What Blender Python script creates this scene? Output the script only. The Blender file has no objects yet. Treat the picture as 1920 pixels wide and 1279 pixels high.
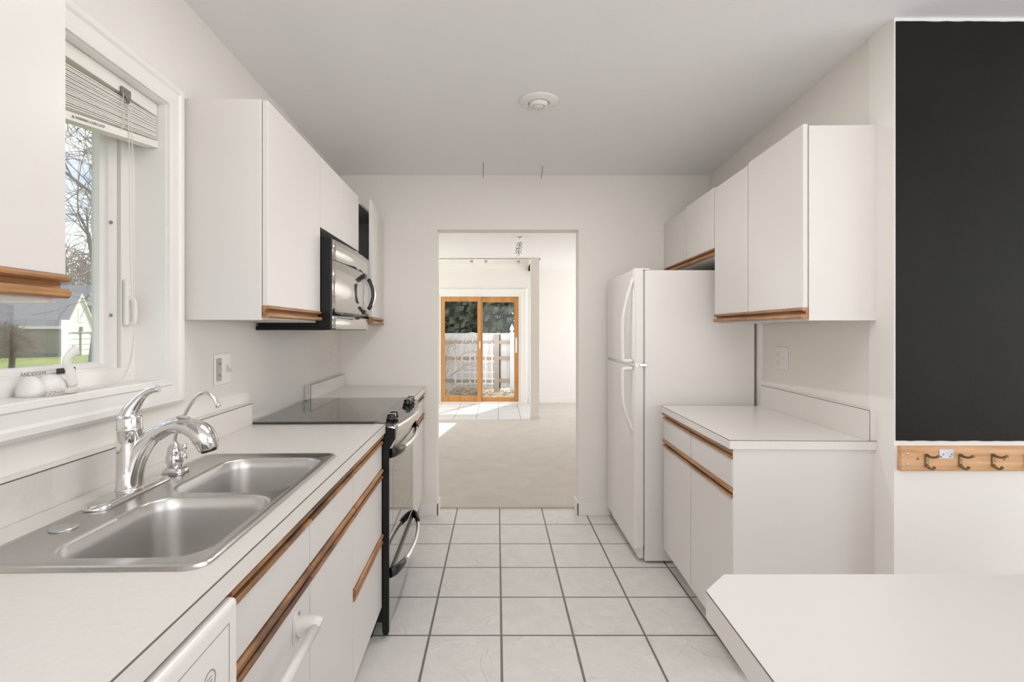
import bpy, bmesh, math, random
from mathutils import Vector, Matrix, Quaternion

SC = bpy.context.scene
COL = SC.collection
PI = math.pi
random.seed(7)

# ------------------------------------------------------------------ camera
CAMH = 1.30
cam_d = bpy.data.cameras.new('camera')
cam_d.sensor_width = 36.0
cam_d.lens = 36.0 * 958.0 / 1920.0
cam_d.shift_x = 28.0 / 1920.0
cam_d.shift_y = -19.5 / 1920.0
cam_d.clip_start = 0.02
cam_d.clip_end = 400
cam = bpy.data.objects.new('camera', cam_d)
cam.location = (0, 0, CAMH)
cam.rotation_euler = (PI / 2, 0, 0)
COL.objects.link(cam)
SC.camera = cam

# ------------------------------------------------------------------ colour management
SC.view_settings.view_transform = 'Standard'
SC.view_settings.look = 'None'
SC.view_settings.gamma = 1.0
SC.view_settings.use_curve_mapping = False
SC.view_settings.exposure = 0.16
SC.cycles.max_bounces = 10
SC.cycles.diffuse_bounces = 6
SC.cycles.glossy_bounces = 5
SC.cycles.transparent_max_bounces = 16
SC.cycles.caustics_reflective = False
SC.cycles.caustics_refractive = False
SC.cycles.sample_clamp_indirect = 6.0
try:
    SC.cycles.use_denoising = True
    SC.cycles.denoiser = 'OPENIMAGEDENOISE'
    SC.cycles.denoising_input_passes = 'RGB_ALBEDO_NORMAL'
except Exception:
    pass

# ------------------------------------------------------------------ sky
W = bpy.data.worlds.new('sky')
SC.world = W
W.use_nodes = True
nt = W.node_tree
nt.nodes.clear()
def wn(t, **k):
    n = nt.nodes.new(t)
    for a, b in k.items():
        setattr(n, a, b)
    return n
tc = wn('ShaderNodeTexCoord')
mp = wn('ShaderNodeMapping')
mp.inputs['Scale'].default_value = (2.2, 2.2, 5.0)
nz = wn('ShaderNodeTexNoise')
nz.inputs['Scale'].default_value = 1.6
nz.inputs['Detail'].default_value = 7
nz.inputs['Roughness'].default_value = 0.6
rp = wn('ShaderNodeValToRGB')
rp.color_ramp.elements[0].position = 0.44
rp.color_ramp.elements[0].color = (0.20, 0.32, 0.56, 1)
rp.color_ramp.elements[1].position = 0.60
rp.color_ramp.elements[1].color = (1.0, 1.0, 1.0, 1)
sx = wn('ShaderNodeSeparateXYZ')
hz = wn('ShaderNodeMapRange')
hz.inputs['From Min'].default_value = 0.03
hz.inputs['From Max'].default_value = 0.24
mx = wn('ShaderNodeMixRGB')
mx.inputs['Color1'].default_value = (1.0, 1.0, 1.0, 1)
bg = wn('ShaderNodeBackground')
bg.inputs['Strength'].default_value = 2.0
wo = wn('ShaderNodeOutputWorld')
L = nt.links.new
L(tc.outputs['Generated'], mp.inputs['Vector'])
L(mp.outputs['Vector'], nz.inputs['Vector'])
L(nz.outputs['Fac'], rp.inputs['Fac'])
L(tc.outputs['Generated'], sx.inputs['Vector'])
L(sx.outputs['Z'], hz.inputs['Value'])
L(hz.outputs['Result'], mx.inputs['Fac'])
L(rp.outputs['Color'], mx.inputs['Color2'])
L(mx.outputs['Color'], bg.inputs['Color'])
L(bg.outputs['Background'], wo.inputs['Surface'])

# ------------------------------------------------------------------ sun, and fill lights added to brighten the rooms
def light(name, kind, loc, target, energy, color=(1, 1, 1), size=None, size_y=None):
    d = bpy.data.lights.new(name, kind)
    d.energy = energy
    d.color = color
    if kind == 'AREA':
        d.shape = 'RECTANGLE'
        d.size = size
        d.size_y = size_y
    o = bpy.data.objects.new(name, d)
    o.location = loc
    o.rotation_euler = (Vector(target) - Vector(loc)).to_track_quat('-Z', 'Y').to_euler()
    COL.objects.link(o)
    return o
s = light('sun', 'SUN', (30, 30, 40), (0, 0, 0), 6.0, (1.0, 0.95, 0.87))
s.rotation_euler = Vector((-0.505, -1.0, -1.44)).to_track_quat('-Z', 'Y').to_euler()
s.data.angle = 0.01
WARM = (1.0, 0.985, 0.972)
light('rear_fill', 'AREA', (0.6, -3.3, 1.45), (0.6, 5, 1.25), 36, WARM, 4.4, 2.0)  # unseen fill added behind the camera for even light in the kitchen
light('nook_fill', 'AREA', (4.3, -0.6, 1.5), (0, 0.6, 1.2), 16, WARM, 2.6, 1.8)  # fill added from the right, its source unseen
light('dining_overhead_fill', 'AREA', (0.9, -1.6, 2.34), (0.9, -1.59, 0), 10, WARM, 1.6, 1.6)  # overhead fill added behind the camera to lift floor and counters
light('kitchen_overhead_fill', 'AREA', (0.2, 1.2, 2.38), (0.2, 1.21, 0), 7.8, WARM, 1.3, 0.7)  # out-of-view fill added to brighten floor and worktops from above
light('living_right_fill', 'AREA', (3.3, 7.5, 1.4), (-1, 6.8, 1.1), 42, (1, .98, .96), 2.2, 1.9)  # fill added on the right to brighten the far room
light('living_left_fill', 'AREA', (-2.6, 7.5, 1.4), (1, 6.8, 1.1), 34, (1, .98, .96), 2.2, 1.9)  # second far-room fill, added on the left
e_ = light('eyeball_fill', 'AREA', (0.198, 2.434, 2.356), (0.198, 2.435, 0), 6.3, (1.0, 0.98, 0.965), 0.05, 0.05)  # fill added below the unlit eyeball fixture for the back of the kitchen
e_.data.shape = 'DISK'

# ------------------------------------------------------------------ materials
MATS = {}
def new_mat(name):
    m = bpy.data.materials.new(name)
    m.use_nodes = True
    MATS[name] = m
    t = m.node_tree
    return m, t, t.nodes['Principled BSDF']
def N(t, typ, **k):
    n = t.nodes.new(typ)
    for a, b in k.items():
        if a.startswith('i_'):
            n.inputs[a[2:].replace('_', ' ')].default_value = b
        else:
            setattr(n, a, b)
    return n
def plain(name, col, rough=0.5, metal=0.0, bump=0.0, bscale=60.0, spec=0.5, vary=0.0, vscale=3.0, coat=0.0, aniso=None):
    m, t, p = new_mat(name)
    p.inputs['Base Color'].default_value = (*col, 1)
    p.inputs['Roughness'].default_value = rough
    p.inputs['Metallic'].default_value = metal
    p.inputs['Specular IOR Level'].default_value = spec
    if coat:
        p.inputs['Coat Weight'].default_value = coat
    c = N(t, 'ShaderNodeTexCoord')
    if vary:
        n = N(t, 'ShaderNodeTexNoise', i_Scale=vscale, i_Detail=6.0)
        t.links.new(c.outputs['Object'], n.inputs['Vector'])
        r = N(t, 'ShaderNodeValToRGB')
        r.color_ramp.elements[0].position = 0.3
        r.color_ramp.elements[1].position = 0.7
        r.color_ramp.elements[0].color = (*[v * (1 - vary) for v in col], 1)
        r.color_ramp.elements[1].color = (*[min(1, v * (1 + vary)) for v in col], 1)
        t.links.new(n.outputs['Fac'], r.inputs['Fac'])
        t.links.new(r.outputs['Color'], p.inputs['Base Color'])
    if bump or aniso:
        n = N(t, 'ShaderNodeTexNoise', i_Scale=bscale, i_Detail=4.0)
        if aniso:
            mpp = N(t, 'ShaderNodeMapping')
            mpp.inputs['Scale'].default_value = aniso
            t.links.new(c.outputs['Object'], mpp.inputs['Vector'])
            t.links.new(mpp.outputs['Vector'], n.inputs['Vector'])
        else:
            t.links.new(c.outputs['Object'], n.inputs['Vector'])
        b = N(t, 'ShaderNodeBump', i_Strength=bump, i_Distance=0.004)
        t.links.new(n.outputs['Fac'], b.inputs['Height'])
        t.links.new(b.outputs['Normal'], p.inputs['Normal'])
    return m

def wood(name, dark, mid, lite, scale, rough=0.42, axis=1, worn=0.0):
    m, t, p = new_mat(name)
    c = N(t, 'ShaderNodeTexCoord')
    oi = N(t, 'ShaderNodeObjectInfo')
    mul = N(t, 'ShaderNodeMath', operation='MULTIPLY')
    mul.inputs[1].default_value = 13.0
    t.links.new(oi.outputs['Random'], mul.inputs[0])
    add = N(t, 'ShaderNodeVectorMath', operation='ADD')
    t.links.new(c.outputs['Object'], add.inputs[0])
    t.links.new(mul.outputs[0], add.inputs[1])
    mpp = N(t, 'ShaderNodeMapping')
    sc = [scale, scale, scale]
    sc[axis] = scale * 0.055
    mpp.inputs['Scale'].default_value = sc
    t.links.new(add.outputs[0], mpp.inputs['Vector'])
    n = N(t, 'ShaderNodeTexNoise', i_Scale=1.0, i_Detail=8.0, i_Roughness=0.65, i_Distortion=0.8)
    t.links.new(mpp.outputs['Vector'], n.inputs['Vector'])
    r = N(t, 'ShaderNodeValToRGB')
    e = r.color_ramp.elements
    e[0].position = 0.30
    e[0].color = (*dark, 1)
    e[1].position = 0.72
    e[1].color = (*lite, 1)
    k = e.new(0.5)
    k.color = (*mid, 1)
    t.links.new(n.outputs['Fac'], r.inputs['Fac'])
    out = r.outputs['Color']
    if worn:
        n2 = N(t, 'ShaderNodeTexNoise', i_Scale=9.0, i_Detail=5.0)
        t.links.new(add.outputs[0], n2.inputs['Vector'])
        r2 = N(t, 'ShaderNodeValToRGB')
        r2.color_ramp.elements[0].position = 0.42
        r2.color_ramp.elements[1].position = 0.62
        t.links.new(n2.outputs['Fac'], r2.inputs['Fac'])
        ml = N(t, 'ShaderNodeMath', operation='MULTIPLY')
        ml.inputs[1].default_value = worn
        t.links.new(r2.outputs['Color'], ml.inputs[0])
        mm = N(t, 'ShaderNodeMixRGB')
        mm.inputs['Color2'].default_value = (0.10, 0.055, 0.03, 1)
        t.links.new(ml.outputs[0], mm.inputs['Fac'])
        t.links.new(out, mm.inputs['Color1'])
        out = mm.outputs['Color']
    t.links.new(out, p.inputs['Base Color'])
    p.inputs['Roughness'].default_value = rough
    b = N(t, 'ShaderNodeBump', i_Strength=0.15, i_Distance=0.002)
    t.links.new(n.outputs['Fac'], b.inputs['Height'])
    t.links.new(b.outputs['Normal'], p.inputs['Normal'])
    return m

plain('wall_paint', (0.83, 0.80, 0.752), 0.75, bump=0.06, bscale=90, vary=0.012, vscale=2.0)
plain('living_paint', (0.84, 0.815, 0.785), 0.8, bump=0.05, bscale=90)
plain('ceiling_paint', (0.86, 0.855, 0.87), 0.85, bump=0.05, bscale=70)
plain('trim_paint', (0.85, 0.83, 0.80), 0.35)
plain('cabinet_white', (0.72, 0.69, 0.665), 0.33, vary=0.01)
plain('cabinet_seam', (0.30, 0.28, 0.26), 0.6)
plain('counter_laminate', (0.745, 0.715, 0.675), 0.28, vary=0.02, vscale=120)
plain('laminate_seam', (0.16, 0.14, 0.12), 0.6)
wood('oak', (0.17, 0.070, 0.022), (0.40, 0.190, 0.075), (0.56, 0.31, 0.14), 60, axis=1, worn=0.30)
wood('worn_oak', (0.10, 0.045, 0.018), (0.33, 0.15, 0.055), (0.55, 0.30, 0.14), 60, axis=1, worn=0.85)
wood('pine', (0.50, 0.25, 0.10), (0.66, 0.38, 0.19), (0.76, 0.49, 0.28), 45, axis=0, rough=0.5)
wood('door_oak', (0.42, 0.18, 0.045), (0.56, 0.27, 0.08), (0.66, 0.35, 0.13), 30, axis=2, rough=0.35)
plain('steel', (0.56, 0.545, 0.53), 0.26, 1.0, bump=0.10, bscale=1.0, aniso=(400, 8, 8))
plain('bowl_steel', (0.64, 0.625, 0.61), 0.33, 1.0, bump=0.05, bscale=120)
plain('chrome', (0.75, 0.74, 0.73), 0.10, 1.0)
plain('dull_chrome', (0.55, 0.54, 0.53), 0.3, 1.0)
plain('mirror_steel', (0.78, 0.76, 0.74), 0.09, 1.0, bump=0.02, bscale=12)
plain('black_glass', (0.018, 0.017, 0.016), 0.06, spec=0.8, coat=0.4)
plain('oven_glass', (0.03, 0.03, 0.03), 0.05, spec=1.0, coat=1.0)
plain('black_plastic', (0.012, 0.012, 0.012), 0.28)
plain('black_enamel', (0.008, 0.008, 0.008), 0.3, spec=0.25)
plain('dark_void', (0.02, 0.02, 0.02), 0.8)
plain('appliance_white', (0.81, 0.78, 0.755), 0.30, bump=0.05, bscale=250)
plain('white_plastic', (0.84, 0.82, 0.79), 0.3)
plain('almond_plastic', (0.70, 0.68, 0.63), 0.4)
plain('grey_plastic', (0.42, 0.41, 0.39), 0.4)
plain('grey_print', (0.30, 0.28, 0.27), 0.6)
plain('black_print', (0.03, 0.03, 0.03), 0.6)
plain('blind_white', (0.84, 0.82, 0.77), 0.45)
plain('cord_white', (0.72, 0.69, 0.64), 0.8)
plain('chalkboard_paint', (0.010, 0.0098, 0.0092), 0.5, spec=0.16, bump=0.25, bscale=260, vary=0.35, vscale=1.6)
plain('bronze', (0.30, 0.20, 0.11), 0.35, 1.0)
plain('zinc', (0.62, 0.63, 0.68), 0.4, 0.6)
plain('crystal', (0.55, 0.53, 0.50), 0.12, 0.8)
plain('bulb_glass', (0.75, 0.75, 0.74), 0.15)
plain('wire_grey', (0.25, 0.24, 0.23), 0.5, 0.6)
plain('under_cabinet', (0.35, 0.33, 0.30), 0.7)
# outside
plain('lawn', (0.21, 0.25, 0.06), 0.9, vary=0.35, vscale=0.5)
plain('dry_ground', (0.52, 0.44, 0.33), 0.95, vary=0.35, vscale=6)
plain('drive', (0.5, 0.48, 0.46), 0.9)
plain('grey_siding', (0.27, 0.255, 0.225), 0.8)
plain('white_siding', (0.78, 0.77, 0.75), 0.7)
plain('roof_shingle', (0.23, 0.225, 0.24), 0.9, vary=0.15, vscale=6)
plain('house_window', (0.08, 0.09, 0.10), 0.15)
plain('bark', (0.16, 0.125, 0.105), 0.9)
plain('twig', (0.30, 0.235, 0.185), 0.9)
plain('pale_twig', (0.52, 0.44, 0.35), 0.9)
plain('leaf_green', (0.13, 0.16, 0.10), 0.8, vary=0.45, vscale=3)
plain('leaf_brown', (0.23, 0.165, 0.13), 0.9, vary=0.35, vscale=3)
plain('fence_white', (0.84, 0.83, 0.82), 0.7)
plain('fence_rail', (0.52, 0.43, 0.36), 0.8)
plain('straw', (0.62, 0.52, 0.38), 0.9, vary=0.3, vscale=9)

def glass_mat(name, tint=(1, 1, 1), refl=0.05):
    m = bpy.data.materials.new(name)
    m.use_nodes = True
    t = m.node_tree
    t.nodes.clear()
    tr = N(t, 'ShaderNodeBsdfTransparent')
    tr.inputs['Color'].default_value = (*tint, 1)
    gl = N(t, 'ShaderNodeBsdfGlossy')
    gl.inputs['Roughness'].default_value = 0.02
    fr = N(t, 'ShaderNodeFresnel', i_IOR=1.45)
    ml = N(t, 'ShaderNodeMath', operation='MULTIPLY')
    ml.inputs[1].default_value = refl * 10
    mx_ = N(t, 'ShaderNodeMixShader')
    o = N(t, 'ShaderNodeOutputMaterial')
    t.links.new(fr.outputs[0], ml.inputs[0])
    t.links.new(ml.outputs[0], mx_.inputs[0])
    t.links.new(tr.outputs[0], mx_.inputs[1])
    t.links.new(gl.outputs[0], mx_.inputs[2])
    t.links.new(mx_.outputs[0], o.inputs['Surface'])
    MATS[name] = m
glass_mat('pane_glass', (0.97, 0.98, 0.97))
glass_mat('screened_glass', (0.80, 0.80, 0.79), 0.06)

# slate-look tile floor
def tile_mat(name, x0, sx_, y0, sy_, c_tile, c_grout, g=0.0042):
    m, t, p = new_mat(name)
    c = N(t, 'ShaderNodeTexCoord')
    sep = N(t, 'ShaderNodeSeparateXYZ')
    t.links.new(c.outputs['Object'], sep.inputs[0])
    def M(op, a, b=None, cc=None):
        n = N(t, 'ShaderNodeMath', operation=op)
        for i, v in enumerate((a, b, cc)):
            if v is None:
                continue
            if isinstance(v, (int, float)):
                n.inputs[i].default_value = v
            else:
                t.links.new(v, n.inputs[i])
        return n.outputs[0]
    ux = M('DIVIDE', M('SUBTRACT', sep.outputs[0], x0), sx_)
    uy = M('DIVIDE', M('SUBTRACT', sep.outputs[1], y0), sy_)
    dx = M('MULTIPLY', M('PINGPONG', ux, 0.5), sx_)
    dy = M('MULTIPLY', M('PINGPONG', uy, 0.5), sy_)
    d = M('MINIMUM', dx, dy)
    mr = N(t, 'ShaderNodeMapRange')
    mr.inputs['From Min'].default_value = g * 0.75
    mr.inputs['From Max'].default_value = g * 1.3
    t.links.new(d, mr.inputs['Value'])
    mask = mr.outputs['Result']
    cx = M('FLOOR', ux)
    cy = M('FLOOR', uy)
    cv = N(t, 'ShaderNodeCombineXYZ')
    t.links.new(cx, cv.inputs[0])
    t.links.new(cy, cv.inputs[1])
    wn_ = N(t, 'ShaderNodeTexWhiteNoise')
    t.links.new(cv.outputs[0], wn_.inputs['Vector'])
    off = N(t, 'ShaderNodeVectorMath', operation='MULTIPLY_ADD')
    t.links.new(wn_.outputs['Color'], off.inputs[0])
    off.inputs[1].default_value = (7, 7, 7)
    t.links.new(c.outputs['Object'], off.inputs[2])
    n1 = N(t, 'ShaderNodeTexNoise', i_Scale=4.5, i_Detail=4.0, i_Roughness=0.55, i_Distortion=1.0)
    t.links.new(off.outputs[0], n1.inputs['Vector'])
    n2 = N(t, 'ShaderNodeTexNoise', i_Scale=90.0, i_Detail=4.0)
    t.links.new(off.outputs[0], n2.inputs['Vector'])
    # ridged veins
    rid = M('ABSOLUTE', M('SUBTRACT', n1.outputs['Fac'], 0.5))
    rr = N(t, 'ShaderNodeMapRange')
    rr.inputs['From Min'].default_value = 0.0
    rr.inputs['From Max'].default_value = 0.035
    rr.inputs['To Min'].default_value = 1.0
    rr.inputs['To Max'].default_value = 0.0
    t.links.new(rid, rr.inputs['Value'])
    n4 = N(t, 'ShaderNodeTexNoise', i_Scale=6.0, i_Detail=2.0)
    t.links.new(off.outputs[0], n4.inputs['Vector'])
    mk = N(t, 'ShaderNodeMapRange')
    mk.inputs['From Min'].default_value = 0.48
    mk.inputs['From Max'].default_value = 0.62
    t.links.new(n4.outputs['Fac'], mk.inputs['Value'])
    ridge = M('MULTIPLY', rr.outputs['Result'], mk.outputs['Result'])
    col = N(t, 'ShaderNodeValToRGB')
    col.color_ramp.elements[0].position = 0.3
    col.color_ramp.elements[1].position = 0.7
    col.color_ramp.elements[0].color = (*[v * 0.92 for v in c_tile], 1)
    col.color_ramp.elements[1].color = (*[v * 1.05 for v in c_tile], 1)
    n3 = N(t, 'ShaderNodeTexNoise', i_Scale=12.0, i_Detail=8.0, i_Roughness=0.7)
    t.links.new(off.outputs[0], n3.inputs['Vector'])
    t.links.new(n3.outputs['Fac'], col.inputs['Fac'])
    mixc = N(t, 'ShaderNodeMixRGB')
    mixc.inputs['Color1'].default_value = (*c_grout, 1)
    t.links.new(mask, mixc.inputs['Fac'])
    t.links.new(col.outputs['Color'], mixc.inputs['Color2'])
    t.links.new(mixc.outputs['Color'], p.inputs['Base Color'])
    h = M('ADD', M('MULTIPLY', mask, 1.0), M('ADD', M('MULTIPLY', ridge, 0.55), M('ADD', M('MULTIPLY', n1.outputs['Fac'], 1.1), M('MULTIPLY', n2.outputs['Fac'], 0.12))))
    b = N(t, 'ShaderNodeBump', i_Strength=0.8, i_Distance=0.005)
    t.links.new(h, b.inputs['Height'])
    t.links.new(b.outputs['Normal'], p.inputs['Normal'])
    p.inputs['Roughness'].default_value = 0.42
    return m
tile_mat('floor_tile', 0.018, 0.307, 2.491, 0.312, (0.77, 0.75, 0.72), (0.20, 0.18, 0.16))
tile_mat('sunroom_tile', 0.02, 0.33, 7.41, 0.33, (0.76, 0.74, 0.71), (0.35, 0.33, 0.30))

def carpet_mat():
    m, t, p = new_mat('carpet_pile')
    c = N(t, 'ShaderNodeTexCoord')
    n = N(t, 'ShaderNodeTexNoise', i_Scale=220.0, i_Detail=4.0)
    n2 = N(t, 'ShaderNodeTexNoise', i_Scale=5.0, i_Detail=6.0)
    for q in (n, n2):
        t.links.new(c.outputs['Object'], q.inputs['Vector'])
    ad = N(t, 'ShaderNodeMath', operation='ADD')
    t.links.new(n.outputs['Fac'], ad.inputs[0])
    t.links.new(n2.outputs['Fac'], ad.inputs[1])
    r = N(t, 'ShaderNodeValToRGB')
    r.color_ramp.elements[0].position = 0.35
    r.color_ramp.elements[0].color = (0.58, 0.535, 0.475, 1)
    r.color_ramp.elements[1].position = 0.9
    r.color_ramp.elements[1].color = (0.70, 0.66, 0.60, 1)
    ml = N(t, 'ShaderNodeMath', operation='MULTIPLY')
    ml.inputs[1].default_value = 0.62
    t.links.new(ad.outputs[0], ml.inputs[0])
    t.links.new(ml.outputs[0], r.inputs['Fac'])
    t.links.new(r.outputs['Color'], p.inputs['Base Color'])
    b = N(t, 'ShaderNodeBump', i_Strength=0.6, i_Distance=0.01)
    t.links.new(n.outputs['Fac'], b.inputs['Height'])
    t.links.new(b.outputs['Normal'], p.inputs['Normal'])
    p.inputs['Roughness'].default_value = 1.0
    p.inputs['Specular IOR Level'].default_value = 0.1
carpet_mat()

# ------------------------------------------------------------------ frames and object helpers
class Frame:
    """a run along a wall: v = out of the wall, y = along it, pivoting on the far corner of the room"""
    def __init__(self, px, py, a):
        self.p = Vector((px, py, 0))
        self.a = a
        self.R = Matrix.Rotation(a, 3, 'Z')
    def pt(self, v, y, z=0.0):
        return self.p + self.R @ Vector((v, y - self.p.y, 0)) + Vector((0, 0, z))
FLW = Frame(-1.105, 3.6, 0.036)     # left wall
FL = Frame(-1.105, 3.6, 0.024)      # left cabinet run
FRW = Frame(1.496, 3.6, -0.058)     # right wall
FR = Frame(1.496, 3.6, -0.030)      # right cabinet run
WD = Frame(0, 0, 0)                 # world

ORI = {}
def root_of(o):
    while o.parent:
        o = o.parent
    return o
def thing(name, label, cat, frame=WD, origin=(0, 0, 0), group=None):
    o = bpy.data.objects.new(name, None)
    o.empty_display_size = 0.1
    COL.objects.link(o)
    o.location = frame.pt(*origin)
    o.rotation_euler = (0, 0, frame.a)
    o['label'] = label
    o['category'] = cat
    if group:
        o['group'] = group
    ORI[o.name] = Vector(origin)
    return o
def tag(o, label=None, cat=None, group=None, kind=None):
    for k, v in (('label', label), ('category', cat), ('group', group), ('kind', kind)):
        if v:
            o[k] = v
    return o

class MB:
    def __init__(self):
        self.bm = bmesh.new()
    def _add(self, verts, faces, smooth=False):
        vs = [self.bm.verts.new(v) for v in verts]
        fs = []
        for f in faces:
            try:
                fc = self.bm.faces.new([vs[i] for i in f])
                fc.smooth = smooth
                fs.append(fc)
            except ValueError:
                pass
        return vs, fs
    def box(self, x0, x1, y0, y1, z0, z1, b=0.0, seg=2):
        x0, x1 = min(x0, x1), max(x0, x1)
        y0, y1 = min(y0, y1), max(y0, y1)
        z0, z1 = min(z0, z1), max(z0, z1)
        v = [(x0, y0, z0), (x1, y0, z0), (x1, y1, z0), (x0, y1, z0), (x0, y0, z1), (x1, y0, z1), (x1, y1, z1), (x0, y1, z1)]
        vs, fs = self._add(v, [(0, 3, 2, 1), (4, 5, 6, 7), (0, 1, 5, 4), (1, 2, 6, 5), (2, 3, 7, 6), (3, 0, 4, 7)])
        if b > 0:
            es = list({e for f in fs for e in f.edges})
            bmesh.ops.bevel(self.bm, geom=es, offset=b, segments=seg, profile=0.5, affect='EDGES')
        return self
    def hexa(self, v):
        self._add(v, [(0, 3, 2, 1), (4, 5, 6, 7), (0, 1, 5, 4), (1, 2, 6, 5), (2, 3, 7, 6), (3, 0, 4, 7)])
        return self
    def prism(self, prof, a0, a1, axis='y', smooth=False):
        """2-D profile extruded along an axis: y -> (x,z) profile, x -> (y,z), z -> (x,y)"""
        def P(q, a):
            return {'y': (q[0], a, q[1]), 'x': (a, q[0], q[1]), 'z': (q[0], q[1], a)}[axis]
        n = len(prof)
        vs, fs = self._add([P(q, a0) for q in prof] + [P(q, a1) for q in prof],
                           [(i, (i + 1) % n, n + (i + 1) % n, n + i) for i in range(n)], smooth)
        caps = []
        for rng in (range(n), range(n, 2 * n)):
            caps.append(self.bm.faces.new([vs[i] for i in rng]))
        bmesh.ops.recalc_face_normals(self.bm, faces=fs + caps)
        return self
    def sweep(self, pts, rad, seg=10, caps=True, flat=(1, 1), up=None, smooth=True):
        pts = [Vector(p) for p in pts]
        n = len(pts)
        if not isinstance(rad, (list, tuple)):
            rad = [rad] * n
        t0 = (pts[1] - pts[0]).normalized()
        u = Vector(up) if up else (Vector((0, 0, 1)) if abs(t0.z) < 0.9 else Vector((1, 0, 0)))
        u = (u - t0 * u.dot(t0)).normalized()
        rings = []
        prev = t0
        for i, p in enumerate(pts):
            t = (pts[min(i + 1, n - 1)] - pts[max(i - 1, 0)]).normalized()
            q = prev.rotation_difference(t)
            u = q @ u
            u = (u - t * u.dot(t)).normalized()
            w = t.cross(u)
            prev = t
            r = rad[i]
            rings.append([self.bm.verts.new(p + (u * math.cos(2 * PI * k / seg) * flat[0] + w * math.sin(2 * PI * k / seg) * flat[1]) * r) for k in range(seg)])
        for a, b in zip(rings[:-1], rings[1:]):
            for k in range(seg):
                f = self.bm.faces.new((a[k], a[(k + 1) % seg], b[(k + 1) % seg], b[k]))
                f.smooth = smooth
        if caps:
            self.bm.faces.new(list(reversed(rings[0])))
            self.bm.faces.new(rings[-1])
        return self
    def lathe(self, prof, c, axis='z', seg=28, smooth=True):
        """prof = [(r, h)...] round an axis through c"""
        c = Vector(c)
        rings = []
        for r, h in prof:
            ring = []
            for k in range(seg):
                a = 2 * PI * k / seg
                x, y = r * math.cos(a), r * math.sin(a)
                d = {'z': (x, y, h), 'x': (h, x, y), 'y': (y, h, x)}[axis]
                ring.append(self.bm.verts.new(c + Vector(d)))
            rings.append(ring)
        fs = []
        for a, b in zip(rings[:-1], rings[1:]):
            for k in range(seg):
                f = self.bm.faces.new((a[k], a[(k + 1) % seg], b[(k + 1) % seg], b[k]))
                f.smooth = smooth
                fs.append(f)
        fs.append(self.bm.faces.new(list(reversed(rings[0]))))
        fs.append(self.bm.faces.new(rings[-1]))
        return self
    def rings(self, loops, smooth=False, cap0=False, cap1=False, close=False):
        """bridge equal-length loops of points"""
        rs = [[self.bm.verts.new(p) for p in lp] for lp in loops]
        n = len(rs[0])
        pairs = list(zip(rs[:-1], rs[1:]))
        if close:
            pairs.append((rs[-1], rs[0]))
        for a, b in pairs:
            for k in range(n):
                f = self.bm.faces.new((a[k], a[(k + 1) % n], b[(k + 1) % n], b[k]))
                f.smooth = smooth
        if cap0:
            self.bm.faces.new(list(reversed(rs[0])))
        if cap1:
            self.bm.faces.new(rs[-1])
        return self
    def rectframe(self, a0, a1, z0, z1, prof, plane='yz'):
        """mitred picture-frame: prof = closed list of (outward offset, height)"""
        loops = []
        for d, h in prof:
            q = [(a0 - d, z0 - d), (a1 + d, z0 - d), (a1 + d, z1 + d), (a0 - d, z1 + d)]
            loops.append([(h, a, z) if plane == 'yz' else (a, h, z) for a, z in q])
        self.rings(loops, close=True)
        return self
    def quads(self, n, cen, rad, size, rnd, shell=0.5):
        for _ in range(n):
            while True:
                p = Vector((rnd.uniform(-1, 1), rnd.uniform(-1, 1), rnd.uniform(-1, 1)))
                if shell < p.length < 1:
                    break
            c = Vector(cen) + Vector((p.x * rad[0], p.y * rad[1], p.z * rad[2]))
            a = Vector((rnd.gauss(0, 1), rnd.gauss(0, 1), rnd.gauss(0, 1))).normalized()
            b = a.orthogonal().normalized()
            s_ = size * rnd.uniform(0.6, 1.3)
            w = a.cross(b)
            vs = [self.bm.verts.new(c + q) for q in (b * s_, w * s_ * .6, -b * s_, -w * s_ * .6)]
            self.bm.faces.new(vs)
        return self
    def build(self, name, mat, parent=None, frame=WD, origin=None, recalc=True):
        if recalc:
            bmesh.ops.recalc_face_normals(self.bm, faces=self.bm.faces[:])
        if parent is not None:
            o_ = ORI[root_of(parent).name]
        else:
            o_ = Vector(origin) if origin is not None else Vector((0, 0, 0))
        for v in self.bm.verts:
            v.co -= o_
        me = bpy.data.meshes.new(name)
        self.bm.to_mesh(me)
        self.bm.free()
        me.materials.append(MATS[mat])
        o = bpy.data.objects.new(name, me)
        COL.objects.link(o)
        if parent is not None:
            o.parent = parent
        else:
            o.location = frame.pt(*o_)
            o.rotation_euler = (0, 0, frame.a)
            ORI[o.name] = o_.copy()
        return o

def struct(name, mb, mat, frame=WD, origin=None):
    o = mb.build(name, mat, None, frame, origin)
    o['kind'] = 'structure'
    return o
def lettering(name, body, mat, parent, loc, rot, size, extrude=0.0004):
    c = bpy.data.curves.new(name, 'FONT')
    c.body = body
    c.size = size
    c.extrude = extrude
    c.align_x = 'CENTER'
    c.align_y = 'CENTER'
    tmp = bpy.data.objects.new(name, c)
    COL.objects.link(tmp)
    dg = bpy.context.evaluated_depsgraph_get()
    me = bpy.data.meshes.new_from_object(tmp.evaluated_get(dg))
    bpy.data.objects.remove(tmp)
    me.materials.clear()
    me.materials.append(MATS[mat])
    o = bpy.data.objects.new(name, me)
    COL.objects.link(o)
    o.parent = parent
    o.location = Vector(loc) - ORI[root_of(parent).name]
    o.rotation_euler = rot
    return o
def arc(c, r, a0, a1, n, plane='xz'):
    out = []
    for i in range(n + 1):
        a = a0 + (a1 - a0) * i / n
        u, w = r * math.cos(a), r * math.sin(a)
        out.append({'xz': (c[0] + u, c[1], c[2] + w), 'yz': (c[0], c[1] + u, c[2] + w), 'xy': (c[0] + u, c[1] + w, c[2])}[plane])
    return out
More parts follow.
